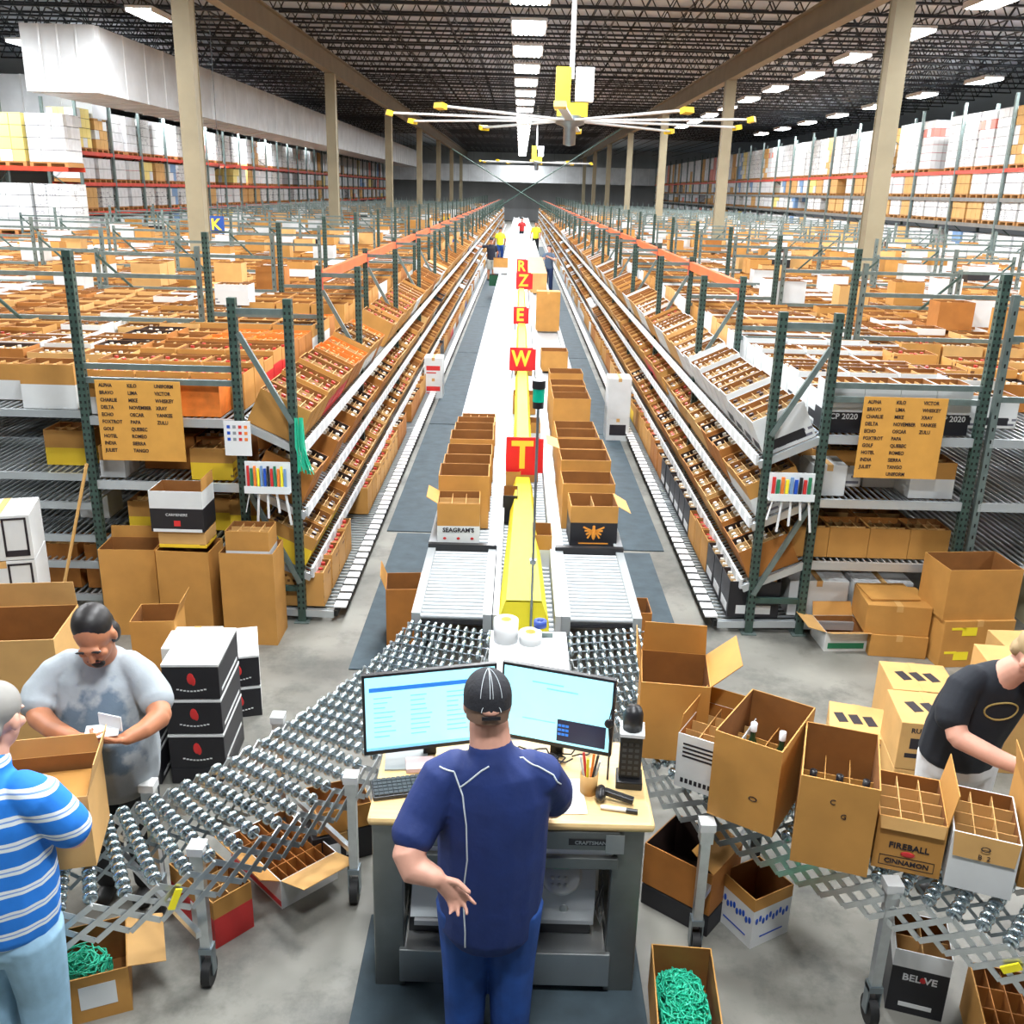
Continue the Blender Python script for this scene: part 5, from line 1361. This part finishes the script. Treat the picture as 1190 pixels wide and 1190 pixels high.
limb(m, [(-2.09, 4.06, 1.28), (-2.21, 3.98, 1.20), (-2.17, 3.90, 1.13)], [.062, .06, .058]); limb(m, [(-2.17, 3.90, 1.13), (-2.06, 3.80, 1.13), (-1.93, 3.72, 1.14)], [.057, .047, .033])
hand(m, (-1.93, 3.72, 1.14), (1, -.18, .12), (0, .35, 1), thumb=1, curl=16, spread=.08, k=1.1)
limb(m, [(-1.77, 4.06, 1.28), (-1.65, 3.97, 1.20), (-1.60, 3.88, 1.16)], [.06, .058, .054]); limb(m, [(-1.60, 3.88, 1.16), (-1.64, 3.78, 1.15), (-1.70, 3.72, 1.14)], [.053, .042, .032])
hand(m, (-1.70, 3.72, 1.14), (-.9, -.3, .1), (0, .3, 1), thumb=-1, curl=28, k=1.05)
for x in (-2.03, -1.83): limb(m, [(x, 4.08, .85), (x, 4.08, .45), (x, 4.1, .08)], [.08, .06, .045]); limb(m, [(x, 4.1, .05), (x, 3.96, .04)], [.035, .03])
fuse('body', m, skind, pk, .0075, 3)
m = MB()
limb(m, [(-1.92, 4.05, .72), (-1.925, 4.04, .86), (-1.93, 4.04, 1.0), (-1.935, 4.06, 1.14), (-1.935, 4.07, 1.26), (-1.93, 4.08, 1.35)], [(.215, .18), (.235, .22), (.235, .215), (.235, .18), (.225, .14), (.14, .10)])
limb(m, [(-2.06, 4.08, 1.33), (-2.14, 4.05, 1.28), (-2.20, 3.99, 1.20), (-2.20, 3.94, 1.16)], [.07, .082, .086, .084])
limb(m, [(-1.82, 4.08, 1.33), (-1.74, 4.05, 1.28), (-1.66, 3.99, 1.21), (-1.635, 3.95, 1.19)], [.07, .08, .082, .08])
fuse('t_shirt', m, greyt, pk, .009, 4)
m = MB(); 
for x in (-2.03, -1.83): limb(m, [(x, 4.08, .78), (x, 4.08, .45), (x, 4.1, .08)], [(.11, .12), (.09, .09), (.075, .08)])
limb(m, [(-1.93, 4.07, .72), (-1.93, 4.07, .86)], [(.20, .15), (.20, .15)]); fuse('trousers', m, dkp, pk, .01, 2)
for x in (-2.03, -1.83): m = MB(); limb(m, [(x, 4.13, .045), (x, 3.96, .04)], [(.045, .045), (.045, .035)]); fuse('shoe', m, shoe, pk, .01, 1)
face(B, k, pk, hairdk, True)
L2 = B
m = MB(); m.ell((0, -.030, .062), (.088, .100, .088), n=20, k=12, M=B); m.ell((0, -.085, .0), (.07, .05, .08), n=14, k=8, M=B); m.ell((-.06, -.05, -.05), (.03, .05, .06), n=12, k=8, M=B)
fuse('hair', m, hairdk, pk, .008, 2)
lb = MB(); lb.box((-1.79, 3.70, 1.19), (.14, .11, .004), rz=.3, M=None); lb.box((-1.765, 3.735, 1.215), (.12, .006, .07), rz=-.3)
tag(lb.build('paper_label', white), 'white paper label packet held in the hands of the grey shirt packer', 'paper')

# --- worker in the blue striped polo at the left edge
strm = mat('blue_striped_polo', (.015, .20, .72), .8, var=.10, scale=6, bump=.3)
nt = strm.node_tree; b_ = nt.nodes['Principled BSDF']; lk = b_.inputs['Base Color'].links[0].from_socket
tc = nt.nodes.new('ShaderNodeTexCoord'); sx_ = nt.nodes.new('ShaderNodeSeparateXYZ'); nt.links.new(tc.outputs['Object'], sx_.inputs[0])
nn = nt.nodes.new('ShaderNodeTexNoise'); nn.inputs['Scale'].default_value = 5; nt.links.new(tc.outputs['Object'], nn.inputs['Vector'])
a1 = nt.nodes.new('ShaderNodeMath'); a1.operation = 'MULTIPLY_ADD'; a1.inputs[1].default_value = .035; nt.links.new(nn.outputs['Fac'], a1.inputs[0]); nt.links.new(sx_.outputs[2], a1.inputs[2])
a2 = nt.nodes.new('ShaderNodeMath'); a2.operation = 'MULTIPLY'; a2.inputs[1].default_value = 1/.092; nt.links.new(a1.outputs[0], a2.inputs[0])
a3 = nt.nodes.new('ShaderNodeMath'); a3.operation = 'FRACT'; nt.links.new(a2.outputs[0], a3.inputs[0])
cr_ = nt.nodes.new('ShaderNodeValToRGB'); cr_.color_ramp.interpolation = 'CONSTANT'; el = cr_.color_ramp.elements
el[0].position = 0; el[0].color = (0, 0, 0, 1); el[1].position = .66; el[1].color = (1, 1, 1, 1)
e = el.new(.80); e.color = (.25, .25, .25, 1); e = el.new(.86); e.color = (1, 1, 1, 1)
nt.links.new(a3.outputs[0], cr_.inputs[0])
mx = nt.nodes.new('ShaderNodeMix'); mx.data_type = 'RGBA'; mx.inputs[7].default_value = (.78, .84, .86, 1); nt.links.new(cr_.outputs[0], mx.inputs[0]); nt.links.new(lk, mx.inputs[6]); nt.links.new(mx.outputs[2], b_.inputs['Base Color'])
sp = thing('person', 'person in a blue and white striped polo and pale jeans, back turned', 'person', (-1.88, 2.93, 0))
m = MB()
B, k = head(m, (-1.835, 3.02, 1.655), (.15, .95, -.25), (0, .2, 1), 1.0)
limb(m, [(-1.87, 2.95, 1.42), (-1.85, 2.97, 1.56)], [.075, .065])
limb(m, [(-1.89, 2.93, .9), (-1.88, 2.94, 1.4)], [(.14, .1), (.15, .08)])
for sx, xo in ((1, 0), (-1, 0)):
    limb(m, [(-1.88+sx*.18, 2.93, 1.41), (-1.88+sx*.25, 2.95, 1.28), (-1.88+sx*.275, 3.0, 1.175)], [.058, .055, .05])
    limb(m, [(-1.88+sx*.275, 3.0, 1.175), (-1.88+sx*.20, 3.10, 1.13), (-1.88+sx*.12, 3.17, 1.11)], [.05, .042, .03])
    hand(m, (-1.88+sx*.12, 3.17, 1.11), (-.5*sx, .85, 0), (0, 0, -1), thumb=-sx, curl=25)
for x in (-1.99, -1.785): limb(m, [(x, 2.93, .88), (x, 2.94, .48), (x, 2.93, .08)], [.085, .065, .045]); limb(m, [(x, 2.92, .05), (x, 3.08, .04)], [.035, .03])
fuse('body', m, skinp, sp, .0075, 3)
m = MB()
limb(m, [(-1.885, 2.94, .84), (-1.88, 2.94, 1.0), (-1.88, 2.94, 1.18), (-1.88, 2.93, 1.32), (-1.875, 2.93, 1.42), (-1.865, 2.94, 1.49)], [(.205, .165), (.215, .17), (.215, .16), (.22, .14), (.18, .11), (.10, .09)])
for sx in (-1, 1): limb(m, [(-1.88+sx*.13, 2.93, 1.43), (-1.88+sx*.20, 2.93, 1.39), (-1.88+sx*.265, 2.96, 1.27), (-1.88+sx*.28, 2.98, 1.22)], [.07, .086, .083, .08])
limb(m, [(-1.865, 2.945, 1.48), (-1.855, 2.955, 1.53)], [.088, .082])
fuse('striped_polo', m, strm, sp, .009, 4)
m = MB()
for x in (-1.99, -1.785): limb(m, [(x, 2.93, .80), (x, 2.945, .5), (x, 2.93, .07)], [(.115, .13), (.095, .10), (.075, .085)])
limb(m, [(-1.885, 2.94, .76), (-1.885, 2.94, .90)], [(.195, .15), (.19, .145)]); fuse('jeans', m, jeanlt, sp, .009, 3)
MB().lathe([(.197, 0), (.199, .035)], (-1.885, 2.94, .885), 28, sy=.77).build('belt', mat('brown_belt', (.22, .10, .03), .5), sp, True)
for x in (-1.99, -1.785): m = MB(); limb(m, [(x, 2.88, .045), (x, 3.10, .04)], [(.048, .045), (.045, .035)]); fuse('shoe', m, shoe, sp, .01, 1)
m = MB(); m.ell((0, -.02, .05), (.086, .105, .092), n=20, k=12, M=B); m.ell((0, -.07, -.02), (.07, .045, .06), n=14, k=8, M=B); fuse('hair', m, mat('grey_hair', (.30, .29, .27), .7), sp, .008, 2)

# --- worker in the black T-shirt at the right edge, leaning over the cartons
bk = thing('person', 'person in a black T-shirt with an oval print leaning over the cartons', 'person', (2.36, 4.32, 0))
m = MB()
B, k = head(m, (2.475, 4.08, 1.475), (.55, -.65, -.55), (.25, -.4, .85), 1.0)
limb(m, [(2.38, 4.20, 1.28), (2.42, 4.15, 1.37), (2.45, 4.11, 1.43)], [.08, .07, .064])
limb(m, [(2.34, 4.32, .8), (2.37, 4.22, 1.25)], [(.15, .1), (.16, .09)])
limb(m, [(2.22, 4.18, 1.28), (2.165, 4.12, 1.14), (2.175, 4.05, 1.055)], [.058, .056, .052]); limb(m, [(2.175, 4.05, 1.055), (2.33, 3.95, 1.01), (2.46, 3.88, .985)], [.052, .045, .032])
hand(m, (2.46, 3.88, .985), (.95, -.3, -.1), (0, 0, -1), thumb=1, curl=25)
limb(m, [(2.60, 4.18, 1.28), (2.68, 4.10, 1.12), (2.66, 4.0, 1.03)], [.058, .056, .052]); limb(m, [(2.66, 4.0, 1.03), (2.60, 3.88, 1.0), (2.56, 3.80, .99)], [.05, .042, .03])
hand(m, (2.56, 3.80, .99), (-.3, -.9, -.1), (0, 0, -1), thumb=1, curl=25)
for x in (2.25, 2.45): limb(m, [(x, 4.34, .82), (x, 4.34, .45), (x, 4.36, .08)], [.08, .062, .045]); limb(m, [(x, 4.36, .05), (x, 4.22, .04)], [.035, .03])
fuse('body', m, skinp, bk, .0075, 3)
m = MB()
limb(m, [(2.325, 4.32, .80), (2.335, 4.30, .95), (2.355, 4.27, 1.08), (2.38, 4.24, 1.2), (2.39, 4.20, 1.30), (2.40, 4.18, 1.34)], [(.195, .15), (.20, .15), (.21, .145), (.215, .125), (.15, .10), (.09, .08)])
limb(m, [(2.29, 4.20, 1.31), (2.22, 4.18, 1.26), (2.165, 4.13, 1.15), (2.16, 4.11, 1.11)], [.07, .082, .082, .078])
limb(m, [(2.51, 4.20, 1.31), (2.60, 4.18, 1.26), (2.67, 4.12, 1.15), (2.68, 4.09, 1.10)], [.07, .082, .082, .078])
bs = fuse('t_shirt', m, mat('black_tshirt', (.010, .013, .02), .8, bump=.3, scale=8), bk, .009, 4)
pts = [(2.40+.085*math.cos(2*PI*i/24), 1.165+.05*math.sin(2*PI*i/24)) for i in range(25)]
surf_path(bs, pts, .005, mat('tan_print', (.45, .32, .10), .7), bk, 'oval_print', start=2.5)
m = MB()
for x in (2.25, 2.45): limb(m, [(x, 4.34, .78), (x, 4.34, .45), (x, 4.36, .08)], [(.105, .12), (.09, .09), (.075, .08)])
limb(m, [(2.34, 4.33, .72), (2.335, 4.325, .82)], [(.19, .145), (.193, .15)]); fuse('trousers', m, mat('white_shorts', (.72, .73, .74), .8), bk, .009, 2)
for x in (2.25, 2.45): m = MB(); limb(m, [(x, 4.39, .045), (x, 4.22, .04)], [(.045, .045), (.045, .035)]); fuse('shoe', m, shoe, bk, .01, 1)
face(B, k, bk, mat('fair_hair', (.42, .30, .16), .6))
m = MB(); m.ell((0, -.028, .060), (.085, .098, .085), n=20, k=12, M=B); m.ell((0, -.075, .0), (.068, .045, .06), n=14, k=8, M=B); fuse('hair', m, MATS['fair_hair'], bk, .008, 2)
Lb = bk.matrix_basis.inverted() @ B
m = MB()
for sx in (-1, 1): m.path([Lb @ V((sx*.032+.022*math.cos(2*PI*i/12), .103, .004+.016*math.sin(2*PI*i/12))) for i in range(13)], .002, 5); m.path([Lb @ V((sx*.054, .100, .006)), Lb @ V((sx*.083, .0, .01))], .002, 5)
m.build('glasses', bluebox, bk)

# --- distant pickers in the aisle
def standing(label, x, y, rz, top, pants, skinm, hairm, h=1.75, arm=None, sleeve=True, shorts=False, long=False):
    t = thing('person', label, 'person', (x, y, 0), rz)
    k = h/1.75; m = MB()
    Lm = MX.Identity(4)
    B, kk = head(m, (0, .02, 1.62*k), (0, 1, -.1), (0, 0, 1), k)
    limb(m, [(0, 0, 1.38*k), (0, 0, 1.54*k)], [.06*k, .055*k]); limb(m, [(0, 0, .9*k), (0, 0, 1.38*k)], [(.14*k, .09*k), (.16*k, .09*k)])
    for sx in (-1, 1):
        a = (arm or {}).get(sx)
        e, w = a if a else ((sx*.27, .02, 1.12), (sx*.26, .16, .92))
        e, w = V(e)*k, V(w)*k
        limb(m, [V((sx*.18, 0, 1.38))*k, e], [.052*k, .045*k]); limb(m, [e, w], [.044*k, .03*k]); hand(m, w, w-e, (0, 1, -.1), thumb=sx, curl=20, k=k)
        limb(m, [V((sx*.09, 0, .9))*k, V((sx*.1, .02, .48))*k, V((sx*.1, 0, .08))*k], [.08*k, .06*k, .042*k]); limb(m, [V((sx*.1, -.02, .05))*k, V((sx*.1, .16, .04))*k], [.035, .03])
    L0 = t.matrix_basis
    m.v = [tuple(L0 @ V(p)) for p in m.v]; fuse('body', m, skinm, t, .014, 2)
    m = MB(); limb(m, [V((0, 0, .86))*k, V((0, 0, 1.1))*k, V((0, 0, 1.3))*k, V((0, 0, 1.42))*k], [(.175*k, .125*k), (.175*k, .125*k), (.195*k, .12*k), (.13*k, .085*k)])
    for sx in (-1, 1):
        if not sleeve: continue
        a = (arm or {}).get(sx); e = V(a[0] if a else (sx*.27, .02, 1.12))*k; s0 = V((sx*.16, 0, 1.38))*k
        limb(m, [s0, s0.lerp(e, .65)], [.07*k, .065*k])
    m.v = [tuple(L0 @ V(p)) for p in m.v]; fuse('shirt', m, top, t, .015, 2)
    m = MB()
    for sx in (-1, 1): limb(m, [V((sx*.09, 0, .85))*k, V((sx*.1, .01, .5))*k] + ([] if shorts else [V((sx*.1, 0, .09))*k]), [.10*k, .085*k] + ([] if shorts else [.07*k]))
    limb(m, [V((0, 0, .8))*k, V((0, 0, .92))*k], [(.16*k, .115*k)]*2)
    m.v = [tuple(L0 @ V(p)) for p in m.v]; fuse('trousers', m, pants, t, .015, 2)
    for sx in (-1, 1): m = MB(); limb(m, [L0 @ V((sx*.1*k, -.04, .045)), L0 @ V((sx*.1*k, .16, .04))], [.045, .04]); fuse('shoe', m, shoe, t, .015, 1)
    m = MB(); m.ell((0, -.02, .05), (.088*k, .10*k, .09*k), M=B)
    if long: m.ell((0, -.07, -.08), (.07*k, .05*k, .14*k), M=B)
    m.v = [tuple(L0 @ V(p)) for p in m.v]; fuse('hair', m, hairm, t, .014, 1)
    return t
blk = mat('black_cloth', (.01, .012, .025), .8); vest = mat('yellow_vest', (.80, .85, .03), .6, emit=None)
standing('person in black shirt and pale shorts reaching into the left rack far away', -1.12, 40, .25, blk, mat('pale_shorts', (.45, .45, .40), .8), skind, hairdk, 1.72, {-1: ((-.45, .1, 1.36), (-.72, .12, 1.42))}, shorts=True)
standing('long haired person in dark blue vest and jeans at the right of the aisle', 1.12, 36.5, 2.7, mat('slate_vest', (.08, .12, .18), .8), mat('dark_jeans', (.02, .04, .12), .8), skinp, hairdk, 1.66, {1: ((.30, .15, 1.2), (.1, .3, 1.25)), -1: ((-.30, .15, 1.2), (-.12, .3, 1.3))}, long=True)
standing('person in a yellow safety vest and jeans far down the left lane', -.98, 51, .2, vest, jean, skind, hairdk, 1.75)
standing('person in a bright yellow vest far down the right of the conveyor', .95, 58, 2.9, vest, dkp, skind, hairdk, 1.85)
standing('person in a red shirt at the far end of the conveyor', .15, 70, 3.1, redbox_m, dkp, skinp, hairdk, 1.75)
# ================================================================== LIGHT and RENDER LOOK
w = bpy.data.worlds.new('world'); sc.world = w; w.use_nodes = True
bg = w.node_tree.nodes['Background']; bg.inputs[0].default_value = (.90, .95, 1.0, 1); bg.inputs[1].default_value = .13
sc.view_settings.view_transform = 'Standard'; sc.view_settings.look = 'None'; sc.view_settings.gamma = 1
sc.view_settings.exposure = .0; sc.view_settings.use_curve_mapping = False
sc.cycles.use_denoising = True; sc.cycles.max_bounces = 6; sc.cycles.diffuse_bounces = 3; sc.cycles.glossy_bounces = 3
sc.cycles.caustics_reflective = False; sc.cycles.caustics_refractive = False; sc.cycles.sample_clamp_indirect = 6
